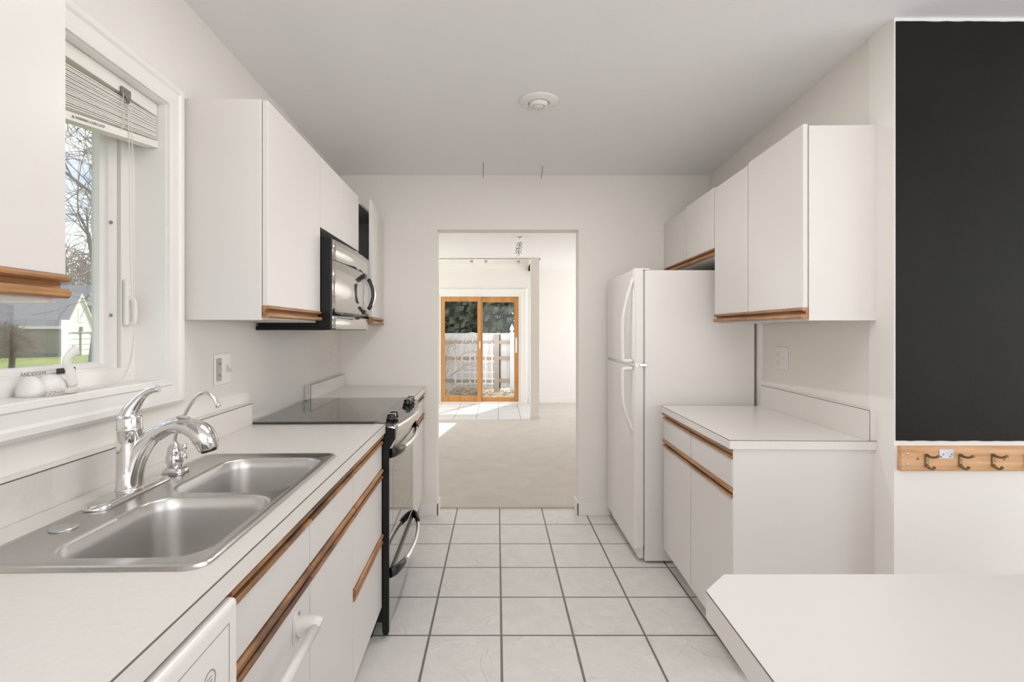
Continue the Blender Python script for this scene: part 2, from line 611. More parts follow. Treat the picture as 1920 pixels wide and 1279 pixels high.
def smooth_path(pts, n=6):
    P = [Vector(p) for p in pts]
    P = [P[0] * 2 - P[1]] + P + [P[-1] * 2 - P[-2]]
    out = []
    for i in range(1, len(P) - 2):
        for k in range(n):
            t = k / n
            a, b, c, d = P[i - 1], P[i], P[i + 1], P[i + 2]
            out.append(0.5 * ((2 * b) + (c - a) * t + (2 * a - 5 * b + 4 * c - d) * t * t + (3 * b - a - 3 * c + d) * t ** 3))
    out.append(P[-2])
    return out
def rrect(x0, x1, y0, y1, z, r, n=5):
    out = []
    for cx, cy, a in ((x1 - r, y1 - r, 0), (x0 + r, y1 - r, PI / 2), (x0 + r, y0 + r, PI), (x1 - r, y0 + r, 1.5 * PI)):
        for k in range(n + 1):
            t = a + PI / 2 * k / n
            out.append((cx + r * math.cos(t), cy + r * math.sin(t), z))
    return out

CEIL = 2.395
# ================================================================== THE SETTING
# floor, kitchen tile
struct('floor', MB().box(-1.4, 4.6, -3.6, 3.735, -0.06, 0.0), 'floor_tile')
struct('floor_carpet', MB().box(-2.7, 3.4, 3.735, 7.41, -0.06, 0.012).box(0.60, 3.4, 7.41, 9.1, -0.06, 0.012), 'carpet_pile')
struct('floor_sunroom', MB().box(-2.7, 0.60, 7.41, 9.1, -0.06, 0.003), 'sunroom_tile')
# ceiling with the hole of the eyeball light
struct('ceiling', MB().box(-1.4, 4.6, -3.6, 3.73, CEIL, CEIL + 0.08), 'ceiling_paint')
# left wall round the window
WY0, WY1, WZ0, WZ1 = 0.93, 1.588, 1.144, 2.006
m = MB()
m.box(-0.16, 0, WY1, 3.62, 0, CEIL).box(-0.16, 0, -3.6, WY0, 0, CEIL)
m.box(-0.16, 0, WY0, WY1, 0, WZ0).box(-0.16, 0, WY0, WY1, WZ1, CEIL)
struct('wall_left', m, 'wall_paint', FLW)
# back wall with the doorway
DX0, DX1, DZ = -0.425, 0.575, 2.012
m = MB()
m.box(-1.25, DX0, 3.6, 3.73, 0, CEIL).box(DX1, 1.66, 3.6, 3.73, 0, CEIL).box(DX0, DX1, 3.6, 3.73, DZ, CEIL)
struct('wall_back', m, 'wall_paint')
struct('wall_right', MB().box(0, 0.12, 1.80, 3.62, 0, CEIL), 'wall_paint', FRW)
NY = 1.79
struct('wall_nook', MB().box(1.3905, 4.6, NY, NY + 0.12, 0, CEIL), 'living_paint')
# rear of the house behind the camera, with openings for its windows
m = MB()
m.box(-1.4, 4.6, -3.62, -3.5, 0, 0.4).box(-1.4, 4.6, -3.62, -3.5, 2.3, CEIL).box(-1.4, -1.2, -3.62, -3.5, 0.4, 2.3).box(3.0, 4.6, -3.62, -3.5, 0.4, 2.3)
struct('wall_rear', m, 'wall_paint')
m = MB()
m.box(4.5, 4.62, -3.6, NY, 0, 0.5).box(4.5, 4.62, -3.6, NY, 2.3, CEIL).box(4.5, 4.62, -3.6, -2.2, .5, 2.3).box(4.5, 4.62, 1.0, NY, .5, 2.3)
struct('wall_nook_side', m, 'wall_paint')
# baseboards at the doorway
def baseboard(name, segs):
    m = MB()
    for x0, x1, y0, y1 in segs:
        m.box(x0, x1, y0, y1, 0, 0.085, 0.003)
    struct(name, m, 'trim_paint')
baseboard('baseboard_back_left', [(-0.55, DX0 + 0.012, 3.588, 3.6), (DX0, DX0 + 0.012, 3.588, 3.742)])
baseboard('baseboard_back_right', [(DX1 - 0.012, 0.80, 3.588, 3.6), (DX1 - 0.012, DX1, 3.588, 3.742)])

# living room beyond the doorway
LC = 2.36
LB = 9.10
m = MB().box(-2.7, 3.4, 3.73, 7.55, LC, LC + 0.08).box(0.56, 3.4, 7.55, LB + 0.1, LC, LC + 0.08)
struct('ceiling_living', m, 'ceiling_paint')
# far wall with the hole for the sliding door
SX0, SX1, SZ = -1.02, 0.405, 1.925
m = MB().box(-2.7, SX0, LB, LB + 0.14, 0, 2.43).box(SX1, 3.4, LB, LB + 0.14, 0, 2.43).box(SX0, SX1, LB, LB + 0.14, SZ, 2.43)
struct('wall_far', m, 'living_paint')
m = MB().box(-2.82, -2.7, 3.6, LB + .14, 0, .55).box(-2.82, -2.7, 3.6, LB + .14, 2.3, 3.4).box(-2.82, -2.7, 3.6, 6.6, .55, 2.3).box(-2.82, -2.7, 8.95, LB + .14, .55, 2.3)
struct('wall_living_left', m, 'living_paint')
m = MB().box(3.4, 3.52, 3.6, LB + .14, 0, .45).box(3.4, 3.52, 3.6, LB + .14, 2.3, CEIL).box(3.4, 3.52, 3.6, 6.6, .45, 2.3).box(3.4, 3.52, 8.95, LB + .14, .45, 2.3)
struct('wall_living_right', m, 'living_paint')
struct('wall_living_near', MB().box(-2.82, -1.25, 3.6, 3.73, 0, CEIL).box(1.66, 3.52, 3.6, 3.73, 0, CEIL), 'living_paint')
# sun-room well: sloping ceiling with two skylights
def slope(y):
    return 2.40 + (LB - y) * 0.60
m = MB()
def slab(x0, x1, y0, y1, t=0.10):
    m.hexa([(x0, y0, slope(y0)), (x1, y0, slope(y0)), (x1, y1, slope(y1)), (x0, y1, slope(y1)),
            (x0, y0, slope(y0) + t), (x1, y0, slope(y0) + t), (x1, y1, slope(y1) + t), (x0, y1, slope(y1) + t)])
sk = [(-1.15, -0.42), (-0.22, 0.40)]
KY0, KY1 = 7.75, 8.97
slab(-2.7, 0.60, KY1, LB + 0.14)
slab(-2.7, 0.60, 7.5, KY0)
slab(-2.7, sk[0][0], KY0, KY1)
slab(sk[0][1], sk[1][0], KY0, KY1)
slab(sk[1][1], 0.60, KY0, KY1)
m.box(-2.7, 0.56, 7.5, 7.58, LC, 3.4)
m.hexa([(0.56, 7.5, LC), (0.64, 7.5, LC), (0.64, LB + .1, LC), (0.56, LB + .1, LC), (0.56, 7.5, 3.5), (0.64, 7.5, 3.5), (0.64, LB + .1, 2.6), (0.56, LB + .1, 2.6)])
struct('ceiling_sunroom', m, 'living_paint')
for i, (a, b) in enumerate(sk):
    m = MB()
    for x0, x1, y0, y1 in ((a, b, KY0, KY0 + .05), (a, b, KY1 - .05, KY1), (a, a + .05, KY0, KY1), (b - .05, b, KY0, KY1)):
        z0, z1 = slope(y0) + .02, slope(y1) + .02
        m.hexa([(x0, y0, z0), (x1, y0, z0), (x1, y1, z1), (x0, y1, z1), (x0, y0, z0 + .09), (x1, y0, z0 + .09), (x1, y1, z1 + .09), (x0, y1, z1 + .09)])
    w = struct('window_%d' % (i + 2), m, 'trim_paint')
    g = MB()
    g.hexa([(a + .05, KY0 + .05, slope(KY0 + .05) + .06), (b - .05, KY0 + .05, slope(KY0 + .05) + .06), (b - .05, KY1 - .05, slope(KY1 - .05) + .06), (a + .05, KY1 - .05, slope(KY1 - .05) + .06),
            (a + .05, KY0 + .05, slope(KY0 + .05) + .066), (b - .05, KY0 + .05, slope(KY0 + .05) + .066), (b - .05, KY1 - .05, slope(KY1 - .05) + .066), (a + .05, KY1 - .05, slope(KY1 - .05) + .066)])
    g.build('pane', 'pane_glass', w)
struct('trim_column', MB().box(0.487, 0.612, 7.42, 7.545, 0.0, LC).box(0.475, 0.624, 7.408, 7.557, 0.0, 0.085, 0.004), 'wall_paint')
struct('baseboard_far', MB().box(0.56, 3.4, LB - 0.014, LB, 0.012, 0.10, 0.003), 'trim_paint')

# ------------------------------------------------------------------ sliding door (far room)
door = thing('door_1', 'oak framed sliding patio door with two glass panels in the far room', 'door', WD, (-0.30, LB, 0))
del door['label'], door['category']
door['kind'] = 'structure'
MB().rectframe(SX0 - 0.02, SX1 + 0.02, -0.09, SZ + 0.02, [(0, LB - 0.022), (0.055, LB - 0.022), (0.075, LB - 0.03), (0.09, LB - 0.03), (0.11, LB - 0.012), (0.115, LB + 0.004), (0, LB + 0.004)], 'xz').build('casing', 'trim_paint', door)
MB().rectframe(SX0 + 0.02, SX1 - 0.02, 0.03, SZ - 0.02, [(0, LB - 0.005), (0.04, LB - 0.005), (0.04, LB + 0.13), (0, LB + 0.13)], 'xz').build('jamb', 'trim_paint', door)
def slider(x0, x1, y0, z0, z1, name, stile, top, bot, gmat):
    y1 = y0 + 0.04
    m = MB().box(x0, x0 + stile, y0, y1, z0, z1, .004).box(x1 - stile, x1, y0, y1, z0, z1, .004)
    m.box(x0 + stile, x1 - stile, y0 + .001, y1, z0, z0 + bot, .004).box(x0 + stile, x1 - stile, y0 + .001, y1, z1 - top, z1, .004)
    f = m.build(name, 'door_oak', door)
    MB().box(x0 + stile, x1 - stile, y0 + .018, y0 + .024, z0 + bot, z1 - top).build('pane', gmat, f)
    return f
fa = slider(SX0 + 0.022, -0.285, LB + 0.005, 0.008, SZ - 0.022, 'fixed_panel', 0.066, 0.085, 0.13, 'screened_glass')
fb = slider(-0.335, SX1 - 0.022, LB + 0.055, 0.022, SZ - 0.022, 'sliding_panel', 0.075, 0.095, 0.085, 'pane_glass')
m = MB().sweep(smooth_path([(0.345, LB + 0.05, 0.93), (0.345, LB + 0.012, 0.95), (0.345, LB + 0.008, 1.05), (0.345, LB + 0.012, 1.13), (0.345, LB + 0.05, 1.15)], 4), 0.011, 8)
m.box(0.325, 0.365, LB + 0.048, LB + 0.056, 0.90, 1.18, .003)
m.build('handle', 'white_plastic', fb)
MB().box(-0.318, -0.295, LB - 0.012, LB + 0.006, 0.98, 1.11, .004).build('latch', 'white_plastic', fa)
MB().box(-0.345, -0.275, LB - 0.02, LB + 0.004, SZ - 0.022, SZ + 0.012, .004).build('track_stop', 'white_plastic', door)

# ------------------------------------------------------------------ kitchen window (left wall)
win = thing('window_1', 'w', 'window', FLW, (0, 1.26, WZ0))
del win['label'], win['category']
win['kind'] = 'structure'
MB().rectframe(WY0, WY1, WZ0, WZ1, [(0, 0.001), (0, 0.014), (0.012, 0.017), (0.016, 0.013), (0.045, 0.015), (0.052, 0.021), (0.066, 0.022), (0.076, 0.014), (0.076, 0.0005)], 'yz').build('casing', 'trim_paint', win)
MB().rectframe(WY0 + .004, WY1 - .004, WZ0 + .004, WZ1 - .004, [(0, 0.004), (0.004, 0.004), (0.004, -0.15), (0, -0.15)], 'yz').build('jamb', 'trim_paint', win)
MB().rectframe(WY0 + 0.06, WY1 - 0.058, WZ0 + 0.044, WZ1 - 0.06, [(0, -0.094), (0.054, -0.090), (0.054, -0.15), (0, -0.15)], 'yz').build('frame', 'white_plastic', win)
m = MB().rectframe(WY0 + 0.105, WY1 - 0.112, WZ0 + 0.066, WZ1 - 0.105, [(0, -0.118), (0.008, -0.112), (0.014, -0.112), (0.016, -0.104), (0.034, -0.102), (0.045, -0.100), (0.045, -0.14), (0, -0.14)], 'yz')
sash = m.build('sash', 'white_plastic', win)
MB().box(-0.139, -0.134, WY0 + .103, WY1 - .110, WZ0 + .064, WZ1 - .103).build('pane', 'pane_glass', sash)
for z in (1.345, 1.617):
    MB().lathe([(0.0001, 0), (0.005, 0), (0.005, 0.003), (0.0001, 0.004)], (-0.101, 1.497, z), 'x', 10).build('screw', 'grey_print', sash)
# crank operator on the sill
m = MB()
for c, r in (((-0.058, 1.180), (0.028, 0.027, 0.046)), ((-0.060, 1.238), (0.026, 0.046, 0.046))):
    loops = []
    for j in range(7):
        t = j / 6 * PI / 2
        loops.append([(c[0] + r[0] * math.cos(t) * math.cos(a) * (1 if j < 6 else .01), c[1] + r[1] * math.cos(t) * math.sin(a) * (1 if j < 6 else .01), WZ0 + 0.0045 + r[2] * math.sin(t)) for a in [2 * PI * k / 16 for k in range(16)]])
    m.rings(loops, True, True, True)
op = m.build('crank_housing', 'white_plastic', win)
m = MB().sweep(smooth_path([(-0.035, 1.272, 1.162), (-0.034, 1.262, 1.20), (-0.036, 1.252, 1.225), (-0.036, 1.268, 1.243), (-0.036, 1.282, 1.250)], 5), [0.014] * 6 + [0.011] * 8 + [0.012] * 5 + [0.014, 0.016], 10, flat=(0.55, 1.0), up=(1, 0, 0))
m.build('crank_handle', 'white_plastic', op)
m = MB().box(-0.092, -0.078, 1.532, 1.556, 1.315, 1.455, .005, 3)
m.sweep(smooth_path([(-0.080, 1.546, 1.40), (-0.066, 1.546, 1.385), (-0.066, 1.546, 1.33), (-0.075, 1.546, 1.318)], 4), 0.008, 8, flat=(1, .8))
m.build('sash_lock', 'white_plastic', win)
lettering('printed_lettering', 'ANDERSEN', 'grey_print', win, (-0.0905, 1.225, WZ0 + 0.052), (PI / 2, 0, PI / 2), 0.014)
st = MB().box(-0.091, -0.0895, 1.292, 1.352, WZ0 + 0.046, WZ0 + 0.060).build('warning_sticker', 'black_print', win)
st['label'] = 'dark printed sticker'

# mini blind pulled up askew
bl = thing('mini_blind', 'white aluminium mini blind pulled up askew in the window above the sink', 'window blind', FLW, (-0.03, 1.26, WZ1))
HB = WZ1 - 0.005
m = MB().box(-0.058, -0.020, WY0 + 0.006, WY1 - 0.006, HB - 0.038, HB, .002)
hr = m.build('headrail', 'blind_white', bl)
m = MB()
def lerp(a, b, t):
    return a + (b - a) * t
NS = 20
for i in range(NS):
    t = i / (NS - 1)
    zn = lerp(1.930, 1.800, t)     # near end of the tilted stack
    zf = lerp(1.955, 1.888, t)
    j = random.uniform(-.0012, .0012)
    y0, y1 = WY0 + 0.010, WY1 - 0.008
    m.hexa([(-0.052, y0, zn + j), (-0.022, y0, zn + .003 + j), (-0.022, y1, zf + .003 + j), (-0.052, y1, zf + j),
            (-0.052, y0, zn + j + .0036), (-0.022, y0, zn + .0056 + j), (-0.022, y1, zf + .0052 + j), (-0.052, y1, zf + j + .0036)])
m.build('slat_stack', 'blind_white', bl)
m = MB()
y0, y1 = WY0 + 0.010, WY1 - 0.006
zn, zf = 1.765, 1.866
m.hexa([(-0.054, y0, zn), (-0.018, y0, zn), (-0.018, y1, zf), (-0.054, y1, zf), (-0.054, y0, zn + .02), (-0.018, y0, zn + .02), (-0.018, y1, zf + .02), (-0.054, y1, zf + .02)])
br = m.build('bottom_rail', 'blind_white', bl)
for yy in (1.10, 1.47):
    m = MB()
    z = lerp(zn, zf, (yy - y0) / (y1 - y0))
    m.lathe([(0.0001, 0.0), (0.007, 0.0), (0.007, -0.004), (0.0001, -0.005)], (-0.034, yy, z), 'z', 12)
    m.build('plug', 'white_plastic', br)
def on_rail(yy):
    return (-0.0165, yy, lerp(zn, zf, (yy - y0) / (y1 - y0)) + 0.010)
tilt = math.atan((zf - zn) / (y1 - y0))
lettering('warning_print', '\u25B2 WARNING: CORD LOOP', 'grey_print', br, on_rail(1.30), (PI / 2, -tilt, PI / 2), 0.009)
m = MB().box(-0.020, -0.012, 1.415, 1.452, HB - 0.046, HB - 0.022, .002).sweep([(-0.016, 1.43, HB - .03), (-0.012, 1.44, HB - .06)], .004, 8)
m.build('cord_lock', 'wire_grey', hr)
def ladder(y):
    zt, zb = HB - .03, lerp(1.765, 1.866, (y - y0) / (y1 - y0)) + 0.012
    k = [(-0.018, y, zt)]
    for q in range(1, 9):
        k.append((-0.017 + random.uniform(-.001, .008), y + random.uniform(-.014, .014), lerp(zt, zb, q / 8)))
    return smooth_path(k, 3)
for yy in (1.16, 1.42, 1.185):
    MB().sweep(ladder(yy), 0.0011, 5).build('ladder_cord', 'cord_white', bl)
m = MB()
c1 = smooth_path([(-0.014, 1.440, 1.96), (-0.012, 1.455, 1.85), (-0.014, 1.462, 1.55), (-0.016, 1.468, 1.33), (-0.022, 1.462, 1.22), (-0.030, 1.43, 1.162), (-0.028, 1.36, 1.151), (-0.030, 1.30, 1.151), (-0.014, 1.24, 1.151), (-0.006, 1.20, 1.152), (-0.004, 1.165, 1.152)], 5)
c2 = smooth_path([(-0.016, 1.441, 1.96), (-0.016, 1.449, 1.80), (-0.018, 1.456, 1.5), (-0.018, 1.470, 1.28), (-0.026, 1.452, 1.18), (-0.034, 1.40, 1.153), (-0.022, 1.33, 1.150), (-0.010, 1.27, 1.151), (-0.012, 1.20, 1.151), (-0.008, 1.17, 1.155)], 5)
m.sweep(c1, 0.0013, 6).sweep(c2, 0.0013, 6)
k = []
for q in range(46):
    a = q * 0.9
    k.append((-0.010 + 0.009 * math.cos(a * 1.3), 1.165 + 0.016 * math.sin(a) + q * 0.0012, 1.153 + 0.007 * abs(math.sin(a * .7))))
m.sweep(smooth_path(k, 2), 0.0012, 5)
m.build('pull_cord', 'cord_white', bl)
MB().sweep([(-0.006, 1.205, 1.156), (-0.004, 1.215, 1.1565), (-0.003, 1.237, 1.1565), (-0.003, 1.245, 1.156)], [0.003, 0.007, 0.0085, 0.005], 10).build('tassel', 'almond_plastic', bl)

# ================================================================== CABINETS
PULL = [(0, 0), (0.019, 0), (0.024, 0.004), (0.024, 0.009), (0.019, 0.012), (0.009, 0.014), (0.007, 0.019), (0.009, 0.025), (0.015, 0.027), (0.016, 0.024), (0.022, 0.024), (0.026, 0.029), (0.026, 0.036), (0.021, 0.040), (0, 0.040)]
def pull(sign, v, y0, y1, z, mat='oak', flip=False, s_=1.0):
    """oak channel pull; v is the plane it stands on"""
    prof = [(v + sign * a * s_, z + (0.040 - b if flip else b)) for a, b in PULL]
    return MB().prism(prof, y0, y1, 'y')
def front(sign, v, y0, y1, z0, z1, th=0.018, gap=0.0024, b=0.0012):
    return MB().box(v - sign * th, v, y0 + gap, y1 - gap, z0, z1, b, 1)

# ---- left wall cabinets (FL frame, sign +1)
ZT, ZB = 2.065, 1.335
def wall_cabinet(label, frame, sg, vb, vf, y0, y1, z0, z1, doors, pulls='oak', dz=None):
    vf2 = vf - sg * 0.020
    t = thing('wall_cabinet', label, 'wall cabinet', frame, (vb, (y0 + y1) / 2, z0))
    m = MB()
    th = 0.016
    m.box(vb, vf2, y0, y0 + th, z0, z1, .001, 1).box(vb, vf2, y1 - th, y1, z0, z1, .001, 1)
    m.box(vb, vf2, y0 + th, y1 - th, z0 + .004, z0 + .004 + th).box(vb, vf2, y0 + th, y1 - th, z1 - th, z1)
    m.box(vb, vb + sg * .008, y0 + th, y1 - th, z0 + .02, z1 - th)
    m.build('carcass', 'cabinet_white', t)
    out = []
    for k, (a, b) in enumerate(doors):
        up = (dz[k] if dz else 0)
        d = front(sg, vf, a, b, z0 + 0.048, z1 - 0.002 + up).build('door', 'cabinet_white', t)
        pull(sg, vf - sg * 0.018, a + .001, b - .001, z0 + 0.008, flip=True).build('door_pull', pulls, d)
        out.append(d)
    return t
wall_cabinet('white wall cabinet cut off by the left edge, left of the window', FL, 1, 0.075, 0.300, 0.30, 0.871, 1.347, ZT, [(0.30, 0.871)])
wall_cabinet('tall white wall cabinet with blank end panel between window and microwave', FL, 1, 0.03, 0.300, 1.68, 2.225, ZB, ZT, [(1.682, 2.224)])
# over-the-microwave cabinet: doors without pulls
t = thing('wall_cabinet', 'short white two-door wall cabinet right above the microwave', 'wall cabinet', FL, (0.03, 2.59, 1.745))
m = MB().box(0.03, 0.280, 2.2255, 2.241, 1.752, ZT - .003).box(0.03, 0.280, 2.944, 2.960, 1.752, ZT - .003)
m.box(0.03, 0.280, 2.241, 2.944, 1.752, 1.768).box(0.03, 0.280, 2.241, 2.944, ZT - .019, ZT - .003)
m.build('carcass', 'cabinet_white', t)
for a, b in ((2.226, 2.545), (2.547, 2.905)):
    front(1, 0.300, a, b, 1.752, ZT - 0.003).build('door', 'cabinet_white', t)
# narrow cabinet in the corner with its door ajar
t = thing('wall_cabinet', 'narrow white wall cabinet with its door ajar in the far left corner', 'wall cabinet', FL, (0.03, 3.28, ZB))
m = MB().box(0.015, 0.280, 2.962, 2.978, ZB, ZT - .003).box(0.015, 0.280, 3.574, 3.590, ZB, ZT - .003)
m.box(0.015, 0.280, 2.978, 3.574, ZB, ZB + .016).box(0.015, 0.280, 2.978, 3.574, ZT - .019, ZT - .003)
m.build('carcass', 'cabinet_white', t)
MB().box(0.016, 0.020, 2.979, 3.573, ZB + .016, ZT - .02).box(0.02, 0.278, 2.9785, 2.981, ZB + .017, ZT - .02).build('interior_shade', 'dark_void', t)  # near-black lining: shade inside the ajar cabinet put into its colour
d = bpy.data.objects.new('door_tmp', None)
m = MB()
m.box(0.0, 0.018, -0.575, 0.0, ZB + 0.046, ZT + 0.012, .0012, 1)
for v in m.bm.verts:
    v.co = Matrix.Rotation(0.085, 4, 'Z') @ v.co
    v.co += Vector((0.284, 3.585, 0))
d = m.build('door', 'cabinet_white', t)
m = pull(1, 0.0, -0.575, 0.0, ZB + 0.004, flip=True)
for v in m.bm.verts:
    v.co = Matrix.Rotation(0.085, 4, 'Z') @ v.co
    v.co += Vector((0.284, 3.585, 0))
m.build('door_pull', 'oak', d)
bpy.data.objects.remove(bpy.data.objects['door_tmp'])

# ---- right wall cabinets (FR frame, sign -1)
wall_cabinet('large white two-door wall cabinet over the right counter', FR, -1, -0.040, -0.316, 1.87, 2.70, ZB + .002, 2.055, [(1.872, 2.315), (2.317, 2.699)], dz=[0.010, 0.0])
wall_cabinet('short white two-door wall cabinet above the refrigerator', FR, -1, -0.010, -0.318, 2.703, 3.588, 1.690, 2.055, [(2.704, 3.135), (3.137, 3.587)], dz=[0.008, 0.0])

# ---- base cabinets
CT, CTH = 0.910, 0.037
def base_unit(name, label, frame, sg, vb, vf, y0, y1, ztop, end=False):
    t = thing(name, label, 'base cabinet', frame, (vb, (y0 + y1) / 2, 0))
    m = MB()
    vi = vf - sg * 0.020
    m.box(vb, vi, y0 + .001, y0 + .017, 0.13, ztop).box(vb, vi, y1 - .017, y1 - .001, 0.13, ztop)
    m.box(vb, vi, y0 + .017, y1 - .017, 0.13, 0.146).box(vb, vb + sg * .01, y0 + .017, y1 - .017, 0.146, ztop)
    m.box(vi - sg * .016, vi, y0 + .017, y1 - .017, 0.66, 0.73).box(vi - sg * .016, vi, y0 + .017, y1 - .017, 0.82, ztop)
    m.build('carcass', 'cabinet_white', t)
    MB().box(vb + sg * .05, vf - sg * 0.085, y0 + .001, y1 - .001, 0, 0.13).build('toe_kick', 'cabinet_white', t)
    return t
VF = 0.588
GR = 'oak pulls of the left base cabinets'
# sink base: two tilt-out fronts over two doors
t = base_unit('base_cabinet', 'white sink base cabinet with worn oak pulls and a towel bar', FL, 1, 0.06, VF, 0.835, 1.657, 0.872)
for a, b in ((0.838, 1.243), (1.245, 1.656)):
    d = front(1, VF, a, b, 0.725, 0.828).build('drawer_front', 'cabinet_white', t)
    pull(1, VF - .018, a, b - .001, 0.826, 'worn_oak').build('drawer_pull', 'worn_oak', d)
    d = front(1, VF, a, b, 0.145, 0.684).build('door', 'cabinet_white', t)
    pull(1, VF - .018, a, b - .001, 0.682, 'worn_oak').build('door_pull', 'worn_oak', d)
# drawer stack
t = base_unit('base_cabinet', 'white three-drawer base cabinet with oak pulls beside the range', FL, 1, 0.06, VF, 1.658, 2.122, 0.872)
for z0, z1 in ((0.725, 0.828), (0.452, 0.684), (0.145, 0.412)):
    d = front(1, VF, 1.659, 2.121, z0, z1).build('drawer', 'cabinet_white', t)
    pull(1, VF - .018, 1.660, 2.120, z1 - .002).build('drawer_pull', 'oak', d)
# far-left corner cabinet
t = base_unit('base_cabinet', 'white base cabinet between the range and the doorway', FL, 1, 0.03, VF, 2.905, 3.578, 0.872)
d = front(1, VF, 2.907, 3.576, 0.725, 0.828).build('drawer', 'cabinet_white', t)
pull(1, VF - .018, 2.908, 3.576, 0.826).build('drawer_pull', 'oak', d)
d = front(1, VF, 2.907, 3.576, 0.145, 0.684).build('door', 'cabinet_white', t)
pull(1, VF - .018, 2.908, 3.576, 0.682).build('door_pull', 'oak', d)
# right base cabinet
CR = 0.895
VR = -0.572
t = base_unit('base_cabinet', 'white base cabinet with two drawers and two doors right of the refrigerator', FR, -1, -0.05, VR, 1.885, 2.742, CR - .033)
MB().prism([(-0.05, 0), (VR + .085, 0), (VR + .085, .125), (VR + .004, .125), (VR + .004, CR - .034), (-0.05, CR - .034)], 1.8795, 1.885, 'y').build('end_panel', 'cabinet_white', t)
for a, b in ((1.880, 2.318), (2.320, 2.741)):
    d = front(-1, VR, a, b, 0.716, 0.826).build('drawer', 'cabinet_white', t)
    pull(-1, VR + .018, a + .001, b - .001, 0.822).build('drawer_pull', 'oak', d)
    d = front(-1, VR, a, b, 0.125, 0.678).build('door', 'cabinet_white', t)
    pull(-1, VR + .018, a + .001, b - .001, 0.676).build('door_pull', 'oak', d)

# ---- worktops
VC = 0.603
SK = (0.165, 0.548, 0.828, 1.578)     # sink cut-out
t = thing('countertop', 'long pale laminate countertop holding the steel sink', 'countertop', FL, (0.3, 1.2, CT - CTH))
m = MB()
def seg(x0, x1, y0, y1):
    m.box(x0, x1, y0, y1, CT - CTH, CT)
m.box(0.05, SK[0], 0.25, 2.120, CT - CTH, CT)
m.box(SK[1], VC, 0.25, 2.120, CT - CTH, CT)
m.box(SK[0], SK[1], 0.25, SK[2], CT - CTH, CT)
m.box(SK[0], SK[1], SK[3], 2.120, CT - CTH, CT)
bmesh.ops.remove_doubles(m.bm, verts=m.bm.verts[:], dist=1e-5)
m.build('worktop', 'counter_laminate', t)
MB().box(VC - .0012, VC + .0003, 0.25, 2.120, CT - .0022, CT + .0002).build('edge_seam', 'laminate_seam', t)
m = MB()
for y0_, y1_ in ((0.25, 2.120),):
    # backsplash follows the wall
    def wx(y, d):
        return (FL.R.inverted() @ (FLW.pt(d, y) - FL.p)).x
    q = [(wx(y0_, .002), y0_), (wx(y0_, .036), y0_), (wx(y1_, .036), y1_), (wx(y1_, .002), y1_)]
    m.hexa([(x, y, CT + .0005) for x, y in q] + [(x, y, CT + .088) for x, y in q])
bs = m.build('backsplash', 'counter_laminate', t)
m = MB()
q = [(wx(.25, .0345), .25), (wx(.25, .0364), .25), (wx(2.12, .0364), 2.12), (wx(2.12, .0345), 2.12)]
m.hexa([(x, y, CT + .0858) for x, y in q] + [(x, y, CT + .0883) for x, y in q])
m.build('edge_seam', 'laminate_seam', bs)

t = thing('countertop', 'short pale laminate countertop behind the range in the corner', 'countertop', FL, (0.3, 3.25, CT - CTH))
MB().box(0.012, VC, 2.896, 3.584, CT - CTH, CT).build('worktop', 'counter_laminate', t)
m = MB()
q = [(wx(2.86, .002), 2.86), (wx(2.86, .036), 2.86), (wx(3.585, .036), 3.585), (wx(3.585, .002), 3.585)]
m.hexa([(x, y, CT + .0005) for x, y in q] + [(x, y, CT + .085) for x, y in q])
bs = m.build('backsplash', 'counter_laminate', t)
m = MB()
q = [(wx(2.86, .0345), 2.8597), (wx(2.86, .0364), 2.8597), (wx(3.585, .0364), 3.585), (wx(3.585, .0345), 3.585)]
m.hexa([(x, y, CT + .083) for x, y in q] + [(x, y, CT + .0853) for x, y in q])
m.box(q[0][0], q[1][0], 2.8596, 2.8612, CT, CT + .085)
m.build('edge_seam', 'laminate_seam', bs)
MB().box(VC - .0012, VC + .0003, 2.896, 3.584, CT - .0022, CT + .0002).build('edge_seam', 'laminate_seam', t)

t = thing('countertop', 'pale laminate countertop with backsplash on the right base cabinet', 'countertop', FR, (-0.3, 2.3, CR - .033))
def wr(y, d):
    return (FR.R.inverted() @ (FRW.pt(d, y) - FR.p)).x
VCR = -0.585
q = [(VCR, 1.87), (wr(1.87, -.003), 1.87), (wr(2.742, -.003), 2.742), (VCR, 2.742)]
MB().hexa([(x, y, CR - .033) for x, y in q] + [(x, y, CR) for x, y in q]).build('worktop', 'counter_laminate', t)
q = [(wr(1.87, -.028), 1.872), (wr(1.87, -.003), 1.872), (wr(2.742, -.003), 2.742), (wr(2.742, -.028), 2.742)]
bs = MB().hexa([(x, y, CR + .0005) for x, y in q] + [(x, y, CR + .112) for x, y in q]).build('backsplash', 'counter_laminate', t)
q = [(wr(1.87, -.0284), 1.8714), (wr(1.87, -.0268), 1.8714), (wr(2.742, -.0268), 2.742), (wr(2.742, -.0284), 2.742)]
m = MB().hexa([(x, y, CR + .110) for x, y in q] + [(x, y, CR + .1123) for x, y in q])
m.box(q[0][0], q[1][0], 1.8712, 1.8726, CR, CR + .112)
m.build('edge_seam', 'laminate_seam', bs)
MB().box(VCR - .0003, VCR + .0012, 1.8697, 2.742, CR - .002, CR + .0002).box(VCR, wr(1.87, -.003) - .002, 1.8697, 1.8708, CR - .002, CR + .0002).build('edge_seam', 'laminate_seam', t)

